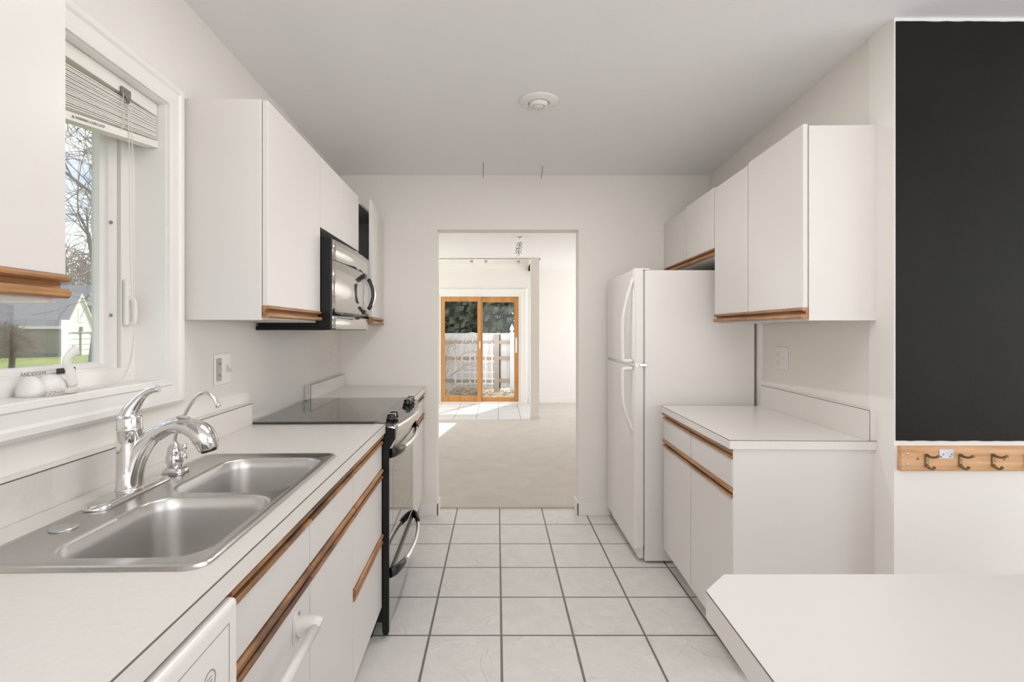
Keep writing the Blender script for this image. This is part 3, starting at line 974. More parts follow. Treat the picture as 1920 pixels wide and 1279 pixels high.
# peninsula in the lower right
t = thing('peninsula', 'white breakfast peninsula with a clipped corner in the lower right foreground', 'peninsula', WD, (0.9, 0.45, 0))
prof = [(0.300, 0.05), (0.321, 0.785), (0.372, 0.838), (1.95, 0.842), (1.95, 0.05)]
m = MB()
m.prism(prof, 0.859, 0.9, 'z')
m.build('countertop', 'cabinet_white', t)
m = MB()
for (xa, ya), (xb, yb) in zip(prof[:1], prof[1:2]):
    d = Vector((xb - xa, yb - ya, 0)).normalized()
    nrm = Vector((-d.y, d.x, 0)) * 0.0004
    e = Vector((d.y, -d.x, 0)) * 0.001
    A, B = Vector((xa, ya, 0)) + nrm, Vector((xb, yb, 0)) + nrm
    m.hexa([A + Vector((0, 0, .8985)), A + e + Vector((0, 0, .8985)), B + e + Vector((0, 0, .8985)), B + Vector((0, 0, .8985)),
            A + Vector((0, 0, .9002)), A + e + Vector((0, 0, .9002)), B + e + Vector((0, 0, .9002)), B + Vector((0, 0, .9002))])
m.build('edge_seam', 'laminate_seam', t)
MB().box(0.60, 1.90, 0.12, 0.78, 0.10, 0.859).box(0.66, 1.90, 0.18, 0.72, 0, 0.10).build('base', 'cabinet_white', t)

# ================================================================== SINK
t = thing('sink', 'double-bowl stainless steel sink set into the left countertop', 'sink', FL, (0.35, 1.2, CT))
X0, X1, Y0, Y1 = 0.150, 0.560, 0.814, 1.594
ZR = CT + 0.004
bowls = [(0.262, 0.530, 0.862, 1.182), (0.256, 0.530, 1.214, 1.536)]
m = MB()
out0 = rrect(X0, X1, Y0, Y1, CT + .0006, 0.035, 6)
out1 = rrect(X0 + .004, X1 - .004, Y0 + .004, Y1 - .004, CT + .006, 0.032, 6)
out2 = rrect(X0 + .014, X1 - .014, Y0 + .014, Y1 - .014, CT + .0062, 0.024, 6)
out3 = rrect(X0 + .020, X1 - .020, Y0 + .020, Y1 - .020, ZR, 0.020, 6)
m.rings([out0, out1, out2, out3], True)
bm = m.bm
bm.verts.ensure_lookup_table()
lip = bm.verts[-28:]
edges = []
def loop_edges(vs):
    es = []
    for i in range(len(vs)):
        a, b = vs[i], vs[(i + 1) % len(vs)]
        e = bm.edges.get((a, b)) or bm.edges.new((a, b))
        es.append(e)
    return es
edges += loop_edges(list(lip))
for b in bowls:
    vs = [bm.verts.new(p) for p in rrect(b[0] - .006, b[1] + .006, b[2] - .006, b[3] + .006, ZR, 0.062, 6)]
    edges += loop_edges(vs)
bmesh.ops.triangle_fill(bm, use_beauty=True, use_dissolve=False, edges=edges)
for f in bm.faces:
    f.smooth = True
deck = m.build('deck', 'steel', t, recalc=True)
for b in bowls:
    m = MB()
    L_ = []
    for d, z, r in ((-.006, ZR, .062), (-.003, ZR - .001, .060), (0, ZR - .005, .057), (.004, ZR - .03, .056), (.010, ZR - .13, .056), (.018, ZR - .160, .055), (.034, ZR - .178, .050), (.055, ZR - .184, .045), (.09, ZR - .187, .03)):
        L_.append(rrect(b[0] + d, b[1] - d, b[2] + d, b[3] - d, z, r, 6))
    m.rings(L_, True, False, True)
    o = m.build('bowl', 'bowl_steel', t, recalc=False)
    for p in o.data.polygons:
        p.flip()
    MB().lathe([(0.0001, 0.0), (0.022, 0.001), (0.03, 0.003), (0.042, 0.0035), (0.044, 0.0)], ((b[0] + b[1]) / 2, (b[2] + b[3]) / 2, ZR - .187), 'z', 24).build('drain', 'dull_chrome', o)
MB().lathe([(0.024, 0.0), (0.024, 0.003), (0.020, 0.005), (0.0001, 0.006)], (0.198, 0.990, ZR), 'z', 24).build('hole_cap', 'dull_chrome', t)

# ---- pull-out faucet
FX, FY, FZ = 0.178, 1.205, ZR
t = thing('faucet', 'chrome single-lever pull-out kitchen faucet behind the sink', 'faucet', FL, (FX, FY, FZ))
m = MB()
m.rings([rrect(FX - .030, FX + .030, FY - .128, FY + .128, FZ + .0003, .0299, 8), rrect(FX - .030, FX + .030, FY - .128, FY + .128, FZ + .006, .0299, 8), rrect(FX - .025, FX + .025, FY - .122, FY + .122, FZ + .010, .0249, 8), rrect(FX - .018, FX + .018, FY - .10, FY + .10, FZ + .012, .0179, 8)], True, True, True)
m.build('base_plate', 'chrome', t)
m = MB().lathe([(0.029, .010), (0.029, .016), (0.027, .018), (0.0265, .06), (0.0262, .12), (0.0258, .150), (0.0268, .1505), (0.0268, .156), (0.0255, .158), (0.0255, .178), (0.024, .186)], (FX, FY, FZ), 'z', 28)
m.build('body', 'chrome', t)
# spout: leaves the body low, arcs over the bowl
sp = smooth_path([(FX + .002, FY, FZ + .016), (FX + .007, FY, FZ + .056), (FX + .024, FY, FZ + .100), (FX + .052, FY, FZ + .135), (FX + .088, FY, FZ + .156), (FX + .122, FY, FZ + .160), (FX + .150, FY, FZ + .150)], 6)
n = len(sp)
MB().sweep(sp, [lerp(.0262, .0170, min(1, i / (n * .62))) for i in range(n)], 18).build('spout', 'chrome', t)
hd = smooth_path([(FX + .060, FY, FZ + .139), (FX + .090, FY, FZ + .157), (FX + .122, FY, FZ + .161), (FX + .158, FY, FZ + .148), (FX + .176, FY, FZ + .128), (FX + .184, FY, FZ + .104)], 6)
n = len(hd)
rr = []
for i in range(n):
    u = i / (n - 1)
    rr.append(.0180 + .0035 * u + (.0065 * max(0, math.sin((u - .45) / .55 * PI)) if u > .45 else 0))
sh = MB().sweep(hd, rr, 18).build('spray_head', 'chrome', t)
MB().sweep([(FX + .184, FY, FZ + .1045), (FX + .1855, FY, FZ + .0985)], [.0185, .0165], 18).build('aerator', 'black_plastic', sh)
MB().sweep([(FX + .112, FY, FZ + .180), (FX + .124, FY, FZ + .1815), (FX + .138, FY, FZ + .178)], [.008, .010, .006], 12, flat=(.45, 1)).build('spray_button', 'grey_plastic', sh)
lv = smooth_path([(FX - .004, FY, FZ + .175), (FX + .002, FY, FZ + .195), (FX + .014, FY, FZ + .214), (FX + .030, FY, FZ + .232), (FX + .048, FY, FZ + .244), (FX + .068, FY, FZ + .249)], 5)
n = len(lv)
MB().sweep(lv, [lerp(.0245, .0085, min(1, (i / (n - 1)) * 1.55) ** .8) for i in range(n)], 16, flat=(1, 1.05)).build('lever', 'chrome', t)

# ---- filtered-water faucet
QX, QY = 0.180, 1.376
t = thing('faucet', 'small chrome filter faucet with thin hooked spout beside the main tap', 'faucet', FL, (QX, QY, ZR))
MB().rings([rrect(QX - .024, QX + .030, QY - .024, QY + .024, ZR + .0003, .012, 4), rrect(QX - .024, QX + .030, QY - .024, QY + .024, ZR + .012, .012, 4), rrect(QX - .018, QX + .022, QY - .018, QY + .018, ZR + .018, .010, 4)], True, True, True).build('base', 'chrome', t)
MB().lathe([(.018, .012), (.0175, .024), (.021, .030), (.0205, .045), (.0175, .056), (.018, .0575), (.016, .072), (.009, .082), (.0045, .088)], (QX, QY, ZR), 'z', 22).build('body', 'chrome', t)
MB().sweep([(QX + .014, QY - .004, ZR + .05), (QX + .028, QY - .006, ZR + .062)], .005, 8).lathe([(0.0001, -.009), (.006, -.008), (.0085, 0), (.006, .008), (0.0001, .009)], (QX + .029, QY - .006, ZR + .073), 'z', 12).lathe([(0.0001, -.009), (.006, -.008), (.0085, 0), (.006, .008), (0.0001, .009)], (QX + .029, QY - .006, ZR + .048), 'z', 12).build('knob', 'chrome', t)
tp = smooth_path([(QX, QY, ZR + .084), (QX + .006, QY, ZR + .115), (QX + .030, QY, ZR + .165), (QX + .052, QY, ZR + .200), (QX + .070, QY, ZR + .216), (QX + .090, QY, ZR + .216), (QX + .104, QY, ZR + .203), (QX + .114, QY, ZR + .186)], 5)
MB().sweep(tp, .0050, 10).sweep([(QX + .113, QY, ZR + .188), (QX + .118, QY, ZR + .179)], [.0075, .0068], 12).build('spout', 'chrome', t)

# ================================================================== DISHWASHER
t = thing('dishwasher', 'white dishwasher under the countertop in the near left corner', 'dishwasher', FL, (0.3, 0.53, 0))
MB().box(0.07, 0.585, 0.235, 0.833, 0.10, 0.862).box(0.10, 0.52, 0.24, 0.83, 0, 0.10).build('body', 'appliance_white', t)
cp = MB().box(0.585, 0.610, 0.236, 0.8325, 0.690, 0.862, .010, 4).build('control_panel', 'appliance_white', t)
MB().box(0.585, 0.606, 0.236, 0.8325, 0.115, 0.686, .006, 3).build('door', 'appliance_white', t)
MB().rectframe(0.30, 0.800, 0.722, 0.832, [(0, .6098), (.0012, .6098), (.0012, .6106), (0, .6106)], 'yz').build('inset_line', 'grey_print', cp)
MB().lathe([(.0155, 0), (.0155, .001), (.0172, .001), (.0172, 0)], (.6098, .742, .778), 'x', 28).build('dial_ring', 'grey_print', cp)
for yy, zz in ((.694, .774), (.668, .772)):
    MB().box(.6098, .6108, yy - .002, yy + .002, zz - .002, zz + .002).build('indicator', 'black_print', cp)
for yy in (.60, .52, .44):
    MB().box(.6095, .6118, yy - .022, yy + .022, .752, .790, .002).build('button', 'appliance_white', cp)
for yy, zz, ln in ((.742, .778, .016), (.742, .772, .012), (.742, .784, .012), (.775, .742, .035), (.70, .750, .02), (.66, .752, .02)):
    MB().box(.6098, .6106, yy - ln / 2, yy + ln / 2, zz - .0007, zz + .0007).build('printed_mark', 'grey_print', cp)

# ================================================================== TOWEL BAR on the sink door
TZ = 0.622
tb = thing('towel_bar', 'white plastic towel bar screwed to the sink cabinet door', 'towel bar', FL, (VF, 0.95, TZ))
def bracket(yc):
    prof = [(yc - .026, TZ - .030), (yc + .026, TZ - .030), (yc + .026, TZ + .028), (yc + .014, TZ + .042), (yc - .014, TZ + .042), (yc - .026, TZ + .028)]
    m = MB().prism(prof, VF + .0005, VF + .005, 'x')
    pts = smooth_path([(VF + .004, yc, TZ - .002), (VF + .020, yc, TZ + .004), (VF + .042, yc, TZ + .006), (VF + .054, yc, TZ + .002)], 4)
    m.sweep(pts, [lerp(.024, .0165, i / (len(pts) - 1)) for i in range(len(pts))], 14, flat=(1, .9))
    b = m.build('bracket', 'cabinet_white', tb)
    MB().lathe([(0.0001, 0), (.005, 0), (.004, .002), (0.0001, .003)], (VF + .005, yc, TZ + .031), 'x', 10).build('screw', 'grey_print', b)
bracket(1.155)
bracket(0.90)
MB().sweep([(VF + .045, .905, TZ + .002), (VF + .045, 1.150, TZ + .002)], .0115, 16).build('bar', 'cabinet_white', tb)

# ================================================================== RANGE
RY0, RY1 = 2.130, 2.888
t = thing('range', 'black glass-top slide-in range with steel front between the left counters', 'range', FL, (0.3, 2.5, 0))
m = MB().box(0.05, 0.592, RY0, RY1, 0.075, 0.898).box(0.08, 0.54, RY0 + .02, RY1 - .02, 0, .075)
m.box(0.592, 0.612, RY0, RY0 + .012, 0.02, 0.86)
m.build('body', 'black_enamel', t)
# side trim post at the near corner
MB().box(0.588, 0.616, RY0 - .004, RY0 + .016, 0.03, 0.80, .003).prism([(0.588, .80), (0.616, .80), (0.642, .845), (0.642, .888), (0.588, .900)], RY0 - .004, RY0 + .016, 'y').build('side_trim', 'black_enamel', t)
ck = MB().box(0.052, 0.560, RY0 - .012, RY1 + .003, CT + .0006, CT + .010, .003).build('cooktop', 'black_glass', t)
# bowed control panel
NB = 16
def bow(y):
    u = (y - (RY0 + RY1) / 2) / ((RY1 - RY0) / 2)
    return 0.640 + 0.040 * (1 - u * u)
front_ = [(bow(lerp(RY0, RY1, i / NB)), lerp(RY0, RY1, i / NB)) for i in range(NB + 1)]
m = MB()
topf = [(0.556, RY0 - .012, CT + .013)] + [(x - .004, y, CT - .004) for x, y in front_] + [(0.556, RY1, CT + .013)]
lowf = [(0.556, RY0 - .012, CT - .010)] + [(x - .004, y, CT - .012) for x, y in front_] + [(0.556, RY1, CT - .010)]
m.rings([lowf, topf], False, True, True)
pn = m.build('control_panel', 'black_glass', t)
m = MB()
l0 = [(0.575, RY0, .800)] + [(lerp(x, .618, .55), y, .806) for x, y in front_] + [(0.575, RY1, .800)]
l1 = [(0.575, RY0, .84)] + [(lerp(x, .618, .25), y, .84) for x, y in front_] + [(0.575, RY1, .84)]
l2 = [(0.575, RY0, .897)] + [(x, y, .888) for x, y in front_] + [(0.575, RY1, .897)]
l3 = [(0.575, RY0, .898)] + [(x - .002, y, .8985) for x, y in front_] + [(0.575, RY1, .898)]
m.rings([l0, l1, l2, l3], True, True, True)
m.build('front_band', 'mirror_steel', t)
for yy in (2.205, 2.270, 2.665, 2.735, 2.800):
    u = (0.612 - .556) / (bow(yy) - .556)
    zk = lerp(CT + .013, CT - .004, u) + .0005
    k = MB().lathe([(.021, -.002), (.021, .006), (.019, .008), (.018, .020), (.014, .025), (.0001, .026)], (.612, yy, zk), 'z', 20).build('knob', 'black_plastic', pn)
    MB().box(.612 - .019, .612 + .021, yy - .004, yy + .004, zk + .014, zk + .028, .002).build('grip', 'dull_chrome', k)
# oven door and drawer
OV = 0.613
od = MB().box(0.594, OV, RY0 + .017, RY1 - .002, 0.300, 0.798, .005, 3).build('oven_door', 'oven_glass', t)
MB().rectframe(RY0 + .11, RY1 - .10, .40, .70, [(0, OV - .0004), (.002, OV - .0004), (.002, OV + .0004), (0, OV + .0004)], 'yz').build('window_outline', 'grey_print', od)
dr = MB().box(0.594, OV, RY0 + .017, RY1 - .002, 0.045, 0.294, .005, 3).build('drawer', 'oven_glass', t)
def bow_handle(par, z, d):
    ya, yb = RY0 + .022, RY1 - .03
    pts = []
    for i in range(25):
        u = i / 24
        e = min(1.0, math.sin(u * PI) * 1.8)
        pts.append((OV + .004 + d * (math.sin(u * PI) ** .55), lerp(ya, yb, u), z + .010 * (1 - math.sin(u * PI))))
    h = MB().sweep(pts[4:-4], .0125, 12, flat=(1.15, .8)).build('handle', 'mirror_steel', par)
    MB().sweep(pts[:5], [.017, .017, .016, .015, .0135], 12, flat=(1.3, .8)).build('handle_cap', 'black_plastic', h)
    MB().sweep(pts[-5:], [.0135, .015, .016, .017, .017], 12, flat=(1.3, .8)).build('handle_cap', 'black_plastic', h)
    MB().box(OV - .001, OV + .006, ya + .01, yb - .01, z - .014, z + .014, .003).build('handle_recess', 'black_plastic', par)
bow_handle(od, 0.770, 0.052)
bow_handle(dr, 0.262, 0.060)

# ================================================================== MICROWAVE
MY0, MY1, MZ0, MZ1 = 2.232, 2.975, 1.308, 1.742
MV = 0.335
t = thing('microwave', 'steel and black over-the-range microwave hung above the cooktop', 'microwave', FL, (0.03, 2.6, MZ0))
m = MB().box(0.03, MV - .02, MY0, MY1, MZ0 + .006, MZ1 - .032)
m.box(0.02, MV - .01, MY0 - .004, MY1, MZ0 - .006, MZ0 + .010, .002)
m.build('body', 'black_enamel', t)
m = MB().box(MV - .048, MV + .012, MY0 - .004, MY0 + .016, MZ0 - .004, MZ1 - .034, .006, 3)
m.build('side_trim', 'black_enamel', t)
def mbow(y, f=0.014):
    u = (y - (MY0 + MY1) / 2) / ((MY1 - MY0) / 2)
    return MV + .008 + f * (1 - u * u)
def bowed(y0, y1, z0, z1, th, off=0.0, n=12, zb=None):
    ys = [lerp(y0, y1, i / n) for i in range(n + 1)]
    m = MB()
    lo = [(mbow(y) + off, y) for y in ys]
    bk = [(mbow(ys[-1]) + off - th, ys[-1]), (mbow(ys[0]) + off - th, ys[0])]
    lp = lo + bk
    def zlow(i):
        return z0 if zb is None else (z0 - zb * (1 - (2 * min(i, n) / n - 1) ** 2) if i <= n else z0)
    m.rings([[(x, y, zlow(i)) for i, (x, y) in enumerate(lp)], [(x, y, z1) for x, y in lp]], False, True, True)
    for f in m.bm.faces:
        if len(f.verts) == 4:
            f.smooth = True
    return m
bowed(MY0 + .018, MY1, MZ1 - .125, MZ1 - .036, .03).build('vent_panel', 'mirror_steel', t)
dd = bowed(MY0 + .018, MY1 - .165, MZ0 + .075, MZ1 - .128, .03, zb=.012).build('door', 'mirror_steel', t)
bowed(MY0 + .018, MY1 - .165, MZ0 + .072, MZ0 + .076, .028, zb=.012).build('lower_gap', 'black_plastic', t)
bowed(MY1 - .163, MY1 - .002, MZ0 + .070, MZ1 - .128, .03).build('control_panel', 'mirror_steel', t)
bowed(MY0 + .018, MY1, MZ0 - .002, MZ0 + .058, .03).build('lower_panel', 'mirror_steel', t)
yh = MY1 - .180
pts = [(mbow(yh) + .002 + .050 * math.sin(PI * i / 20) ** .6, yh, lerp(MZ0 + .088, MZ1 - .140, i / 20)) for i in range(21)]
h = MB().sweep(pts[2:-2], .0105, 12, flat=(1.0, 1.0)).build('handle', 'black_plastic', dd)
MB().sweep([(x + .0105, y, z) for x, y, z in pts[3:-3]], .0045, 8).build('handle_trim', 'mirror_steel', h)
for za_, zb_ in ((MZ0 + .080, MZ0 + .104), (MZ1 - .158, MZ1 - .132)):
    MB().box(mbow(yh) - .004, mbow(yh) + .014, yh - .022, yh + .022, za_, zb_, .004).build('handle_mount', 'black_plastic', h)

# ================================================================== REFRIGERATOR
RFX0, RFX1, RFY0, RFY1, RFZ = 0.825, 1.438, 2.850, 3.560, 1.642
t = thing('refrigerator', 'white top-freezer refrigerator against the right wall', 'refrigerator', WD, (1.13, 3.2, 0))
MB().box(RFX0, RFX1, RFY0, RFY1, 0.012, RFZ - .004, .006, 3).build('body', 'appliance_white', t)
for fx in (RFX0 + .02, RFX1 - .06):
    MB().box(fx, fx + .04, RFY0 + .03, RFY1 - .03, 0, .02).build('foot', 'black_plastic', t)
MB().box(RFX0 - .010, RFX0 - .001, RFY0 + .004, RFY1 - .004, .10, RFZ - .012).build('gasket', 'grey_plastic', t)
DX_ = 0.765
def fridge_door(z0, z1):
    prof = [(RFX0 - .010, RFY0 + .002), (RFX0 - .010, RFY1 - .002), (DX_ + .012, RFY1 - .002), (DX_ + .003, RFY1 - .010), (DX_, RFY1 - .03), (DX_ - .003, (RFY0 + RFY1) / 2), (DX_, RFY0 + .03), (DX_ + .004, RFY0 + .010), (DX_ + .014, RFY0 + .002)]
    return MB().prism(prof, z0, z1, 'z')
fd = fridge_door(1.118, RFZ).build('freezer_door', 'appliance_white', t)
ld = fridge_door(0.085, 1.098).build('fridge_door', 'appliance_white', t)
MB().box(DX_ + .008, RFX0 - .012, RFY0 + .006, RFY1 - .006, 1.098, 1.118).build('divider_strip', 'dull_chrome', t)
def fr_handle(par, za, zb):
    """za is the end at the split between the doors, zb the tapered end"""
    yc = RFY0 + .030
    s1 = 1 if zb > za else -1
    ln = abs(zb - za)
    pts = [(DX_ - .004, yc, za + s1 * .006), (DX_ - .050, yc, za + s1 * .010), (DX_ - .056, yc, za + s1 * .03), (DX_ - .057, yc, za + s1 * ln * .40), (DX_ - .052, yc, za + s1 * ln * .58), (DX_ - .032, yc, za + s1 * ln * .78), (DX_ - .008, yc, za + s1 * ln * .95), (DX_ - .001, yc, zb)]
    P = smooth_path(pts, 5)
    n = len(P)
    MB().sweep(P, [.014 - .003 * (i / n) for i in range(n)], 12, flat=(.8, 1.2), up=(1, 0, 0)).build('handle', 'white_plastic', par)
    prof = [(DX_ - .001, za + s1 * .004), (DX_ - .012, za + s1 * .01), (DX_ - .010, za + s1 * ln * .5), (DX_ - .004, zb - s1 * .01), (DX_ - .001, zb)]
fr_handle(fd, 1.122, 1.590)
fr_handle(ld, 1.094, 0.735)
MB().box(RFX0 - .03, RFX0 + .012, RFY0 - .006, RFY0 + .03, 1.100, 1.116, .003).build('center_hinge', 'chrome', t)
MB().box(RFX0 - .06, RFX0 + .03, RFY0 + .01, RFY0 + .04, RFZ - .002, RFZ + .008, .003).build('top_hinge', 'appliance_white', t)
MB().box(DX_ + .03, RFX0 - .004, RFY0 + .02, RFY1 - .02, .02, .080, .003).build('grille', 'appliance_white', t)

# ================================================================== OUTLETS
def plate(fr, sg, yc, zc, w, h, label, group=None):
    o = thing('wall_outlet', label, 'outlet', fr, (0, yc, zc))
    MB().box(sg * .0005, sg * .006, yc - w / 2, yc + w / 2, zc - h / 2, zc + h / 2, .003, 3).build('cover_plate', 'white_plastic', o)
    return o
def receptacle(o, sg, yc, zc):
    for dz in (-.021, .021):
        r = MB().prism([(yc - .013, zc + dz - .014), (yc + .013, zc + dz - .014), (yc + .016, zc + dz), (yc + .013, zc + dz + .014), (yc - .013, zc + dz + .014), (yc - .016, zc + dz)], sg * .006, sg * .008, 'x').build('receptacle', 'white_plastic', o)
        m = MB()
        for dy in (-.006, .006):
            m.box(sg * .0079, sg * .0086, yc + dy - .001, yc + dy + .001, zc + dz - .002, zc + dz + .007)
        m.box(sg * .0079, sg * .0086, yc - .002, yc + .002, zc + dz - .010, zc + dz - .006)
        m.build('slot', 'grey_print', r)
o = plate(FLW, 1, 1.937, 1.155, .120, .118, 'double outlet plate with toggle switch beside the window casing')
MB().box(.006, .009, 1.888, 1.922, 1.112, 1.196, .002).build('gfci_receptacle', 'grey_plastic', o)
for dz in (-.022, .022):
    m = MB()
    for dy in (-.005, .005):
        m.box(.0088, .0096, 1.905 + dy - .001, 1.905 + dy + .001, 1.154 + dz - .004, 1.154 + dz + .005)
    m.build('slot', 'black_print', o)
MB().box(.006, .008, 1.962, 1.976, 1.140, 1.170, .001).prism([(.007, 1.150), (.022, 1.140), (.022, 1.147), (.007, 1.162)], 1.964, 1.974, 'y').build('toggle', 'almond_plastic', o)
o = plate(FLW, 1, 3.43, 1.150, .078, .118, 'single outlet on the left wall near the far corner')
receptacle(o, 1, 3.43, 1.150)
o = plate(FRW, -1, 2.571, 1.160, .120, .115, 'double outlet plate on the right wall above the counter')
receptacle(o, -1, 2.601, 1.160)
MB().box(-.006, -.008, 2.533, 2.547, 1.145, 1.175, .001).prism([(-.007, 1.155), (-.020, 1.146), (-.020, 1.153), (-.007, 1.166)], 2.535, 2.545, 'y').build('toggle', 'white_plastic', o)

# ================================================================== CEILING LIGHT, WIRES
t = thing('recessed_light', 'round white recessed eyeball light in the kitchen ceiling', 'ceiling light', WD, (0.198, 2.434, CEIL))
c = (0.198, 2.434, CEIL)
m = MB().lathe([(.094, -.0005), (.094, -.004), (.088, -.009), (.060, -.014), (.051, -.016), (.049, -.012), (.049, -.0005)], c, 'z', 48)
m.build('trim_ring', 'trim_paint', t)
MB().lathe([(.0488, -.0006), (.0488, -.010), (.047, -.010), (.047, -.0006)], c, 'z', 40).build('gap_ring', 'black_print', t)
ey = MB().lathe([(.046, -.002), (.046, -.014), (.043, -.024), (.036, -.030), (.031, -.031), (.029, -.026), (.0001, -.024)], c, 'z', 36).build('eyeball', 'white_plastic', t)
MB().lathe([(.027, -.026), (.024, -.031), (.014, -.035), (.0001, -.036)], c, 'z', 28).build('bulb', 'bulb_glass', ey)
for k, (x, y, z0, dx, lb) in enumerate(((-0.090, 3.33, 2.297, 0.0, 'straight thin wire end hanging from the ceiling, the longer left one'), (0.302, 3.40, 2.312, -.008, 'bent short wire end hanging from the ceiling, the right one'))):
    m = MB().sweep(smooth_path([(x, y, CEIL + .001), (x + dx * .3, y, lerp(CEIL, z0, .5)), (x + dx, y, z0)], 4), .0022, 6)
    o = m.build('wire_stub', 'wire_grey', None, WD, (x, y, z0))
    tag(o, lb, 'wire')

# ================================================================== CHALKBOARD AND COAT RAIL
t = MB()
rnd = random.Random(3)
nb = 60
top = [(lerp(1.396, 2.9, i / nb), CEIL - .012 - .006 * (i / nb) + rnd.uniform(-.0012, .0012)) for i in range(nb + 1)]
bot = [(lerp(2.9, 1.396, i / nb), .915 - .006 * (1 - i / nb) + rnd.uniform(-.0012, .0012)) for i in range(nb + 1)]
poly = top + bot
t.rings([[(x, NY - .0005, z) for x, z in poly], [(x, NY - .003, z) for x, z in poly]], False, True, True)
o = t.build('chalkboard', 'chalkboard_paint', None, WD, (2.1, NY, 1.6))
tag(o, 'tall black chalkboard panel on the wall at the right edge', 'chalkboard')

t = thing('coat_rail', 'pine coat rail screwed to the wall below the chalkboard', 'coat rail', WD, (1.7, NY, .855))
RX0, RX1, RZ0, RZ1 = 1.402, 2.12, .812, .897
prof = [(RZ0, 0), (RZ0, -.014), (RZ0 + .006, -.019), (RZ1 - .006, -.019), (RZ1, -.014), (RZ1, 0)]
m = MB()
m.prism([(NY - .0003 + b, a) for a, b in prof], RX0, RX1, 'x')
bd = m.build('board', 'pine', t)
for z in (.837, .873):
    MB().lathe([(.0001, 0), (.0055, 0), (.005, -.002), (.0001, -.0025)], (1.422, NY - .019, z), 'y', 12).build('screw', 'zinc', bd)
for x, z in ((1.458, .856), (1.737 + .02, .854)):
    MB().lathe([(.0001, .0005), (.0045, .0005), (.004, -.001), (.0001, -.0012)], (x, NY - .019, z), 'y', 12).build('wood_plug', 'bronze', bd)
for hx in (1.487, 1.604, 1.718, 1.832, 1.948):
    yb = NY - .0195
    hk = MB().box(hx - .006, hx + .006, yb - .004, yb, .829, .873, .0015).build('hook', 'bronze', t)
    MB().sweep(smooth_path([(hx, yb - .002, .869), (hx, yb - .018, .866), (hx, yb - .036, .869), (hx + .002, yb - .050, .878)], 4), [.0055, .005, .0048, .0045, .0042, .004, .004, .004, .004, .004, .0042, .0048, .005], 8).build('upper_prong', 'bronze', hk)
    MB().sweep(smooth_path([(hx, yb - .002, .833), (hx, yb - .014, .826), (hx, yb - .026, .826), (hx + .001, yb - .033, .835)], 4), [.0055, .005, .0048, .0045, .0042, .004, .004, .004, .004, .004, .0042, .0048, .005], 8).build('lower_prong', 'bronze', hk)
    MB().lathe([(.0001, 0), (.0028, 0), (.0022, -.0012), (.0001, -.0014)], (hx, yb - .004, .861), 'y', 8).lathe([(.0001, 0), (.0028, 0), (.0022, -.0012), (.0001, -.0014)], (hx, yb - .004, .843), 'y', 8).build('screw', 'zinc', hk)
pl = MB().box(1.531, 1.580, NY - .0215, NY - .0192, .857, .889, .0008).build('metal_plate', 'zinc', t)
for x, z in ((1.538, .863), (1.568, .863), (1.545, .871), (1.574, .871)):
    MB().lathe([(.0001, 0), (.003, 0), (.0025, -.0008), (.0001, -.001)], (x, NY - .0215, z), 'y', 10).build('screw', 'grey_print', pl)

# ================================================================== LIVING-ROOM PENDANT
t = thing('pendant_light', 'small glittering crystal light hanging from the far room ceiling', 'ceiling light', WD, (0.26, 5.8, 2.15))
MB().lathe([(.040, 0), (.040, -.008), (.012, -.020), (.006, -.03), (.006, -.07)], (.26, 5.8, LC - .0005), 'z', 20).build('canopy', 'chrome', t)
m = MB()
rnd = random.Random(5)
for i in range(60):
    a = i * 2.4
    z = 2.30 - .0024 * i
    r = .016 + .022 * abs(math.sin(i * .21)) + .010 * (i / 60)
    p = Vector((.26 - .00045 * i + r * math.cos(a), 5.8 + r * math.sin(a), z))
    m.lathe([(.0002, -.014), (.007, -.002), (.006, .004), (.0002, .010)], p, 'z', 6, smooth=False)
cr = m.build('crystal_cluster', 'crystal', t)
cr['kind'] = 'stuff'
MB().sweep([(.26, 5.8, 2.30), (.255, 5.8, 2.22), (.24, 5.8, 2.15)], [.012, .010, .014], 10).build('stem', 'dull_chrome', t)

# ================================================================== OUTSIDE, LEFT WINDOW
rnd = random.Random(11)
struct('ground', MB().box(-120, -1.6, -10, 120, -1.05, -0.95), 'lawn')
struct('ground_patio', MB().box(-6, 6, 9.3, 30, -0.5, -0.26), 'dry_ground')
# garage house
HC = Vector((-37.3, 44.0, -0.95))
hf = Frame(HC.x, HC.y, math.radians(19))        # local -x runs along the grey side, local +y along the gable
h = thing('house', 'grey shingled garage wing with white gable and two garage doors across the lawn', 'house', hf, (0, HC.y, -0.95))
GW, SL, EV, RG = 5.6, 14.0, 2.75, 5.5
Y_ = HC.y
g0 = -0.95
MB().box(-SL, -0.05, Y_, Y_ + GW, g0, g0 + EV).build('side_wall', 'grey_siding', h)
m = MB().prism([(Y_, g0), (Y_ + GW, g0), (Y_ + GW, g0 + EV), (Y_ + GW / 2, g0 + RG), (Y_, g0 + EV)], -0.05, 0.10, 'x')
gw = m.build('gable_wall', 'white_siding', h)
m = MB()
for s1 in (0, 1):
    a, b = (Y_ - .35, Y_ + GW / 2) if s1 == 0 else (Y_ + GW + .35, Y_ + GW / 2)
    za, zb = g0 + EV - .30, g0 + RG + .05
    m.hexa([(-SL, a, za), (.25, a, za), (.25, b, zb), (-SL, b, zb), (-SL, a, za + .16), (.25, a, za + .16), (.25, b, zb + .16), (-SL, b, zb + .16)])
m.build('roof', 'roof_shingle', h)
m = MB()
for a, b in ((Y_ - .36, Y_ + GW / 2), (Y_ + GW + .36, Y_ + GW / 2)):
    za, zb = g0 + EV - .32, g0 + RG + .03
    m.hexa([(.10, a, za - .14), (.30, a, za - .14), (.30, b, zb - .14), (.10, b, zb - .14), (.10, a, za + .10), (.30, a, za + .10), (.30, b, zb + .10), (.10, b, zb + .10)])
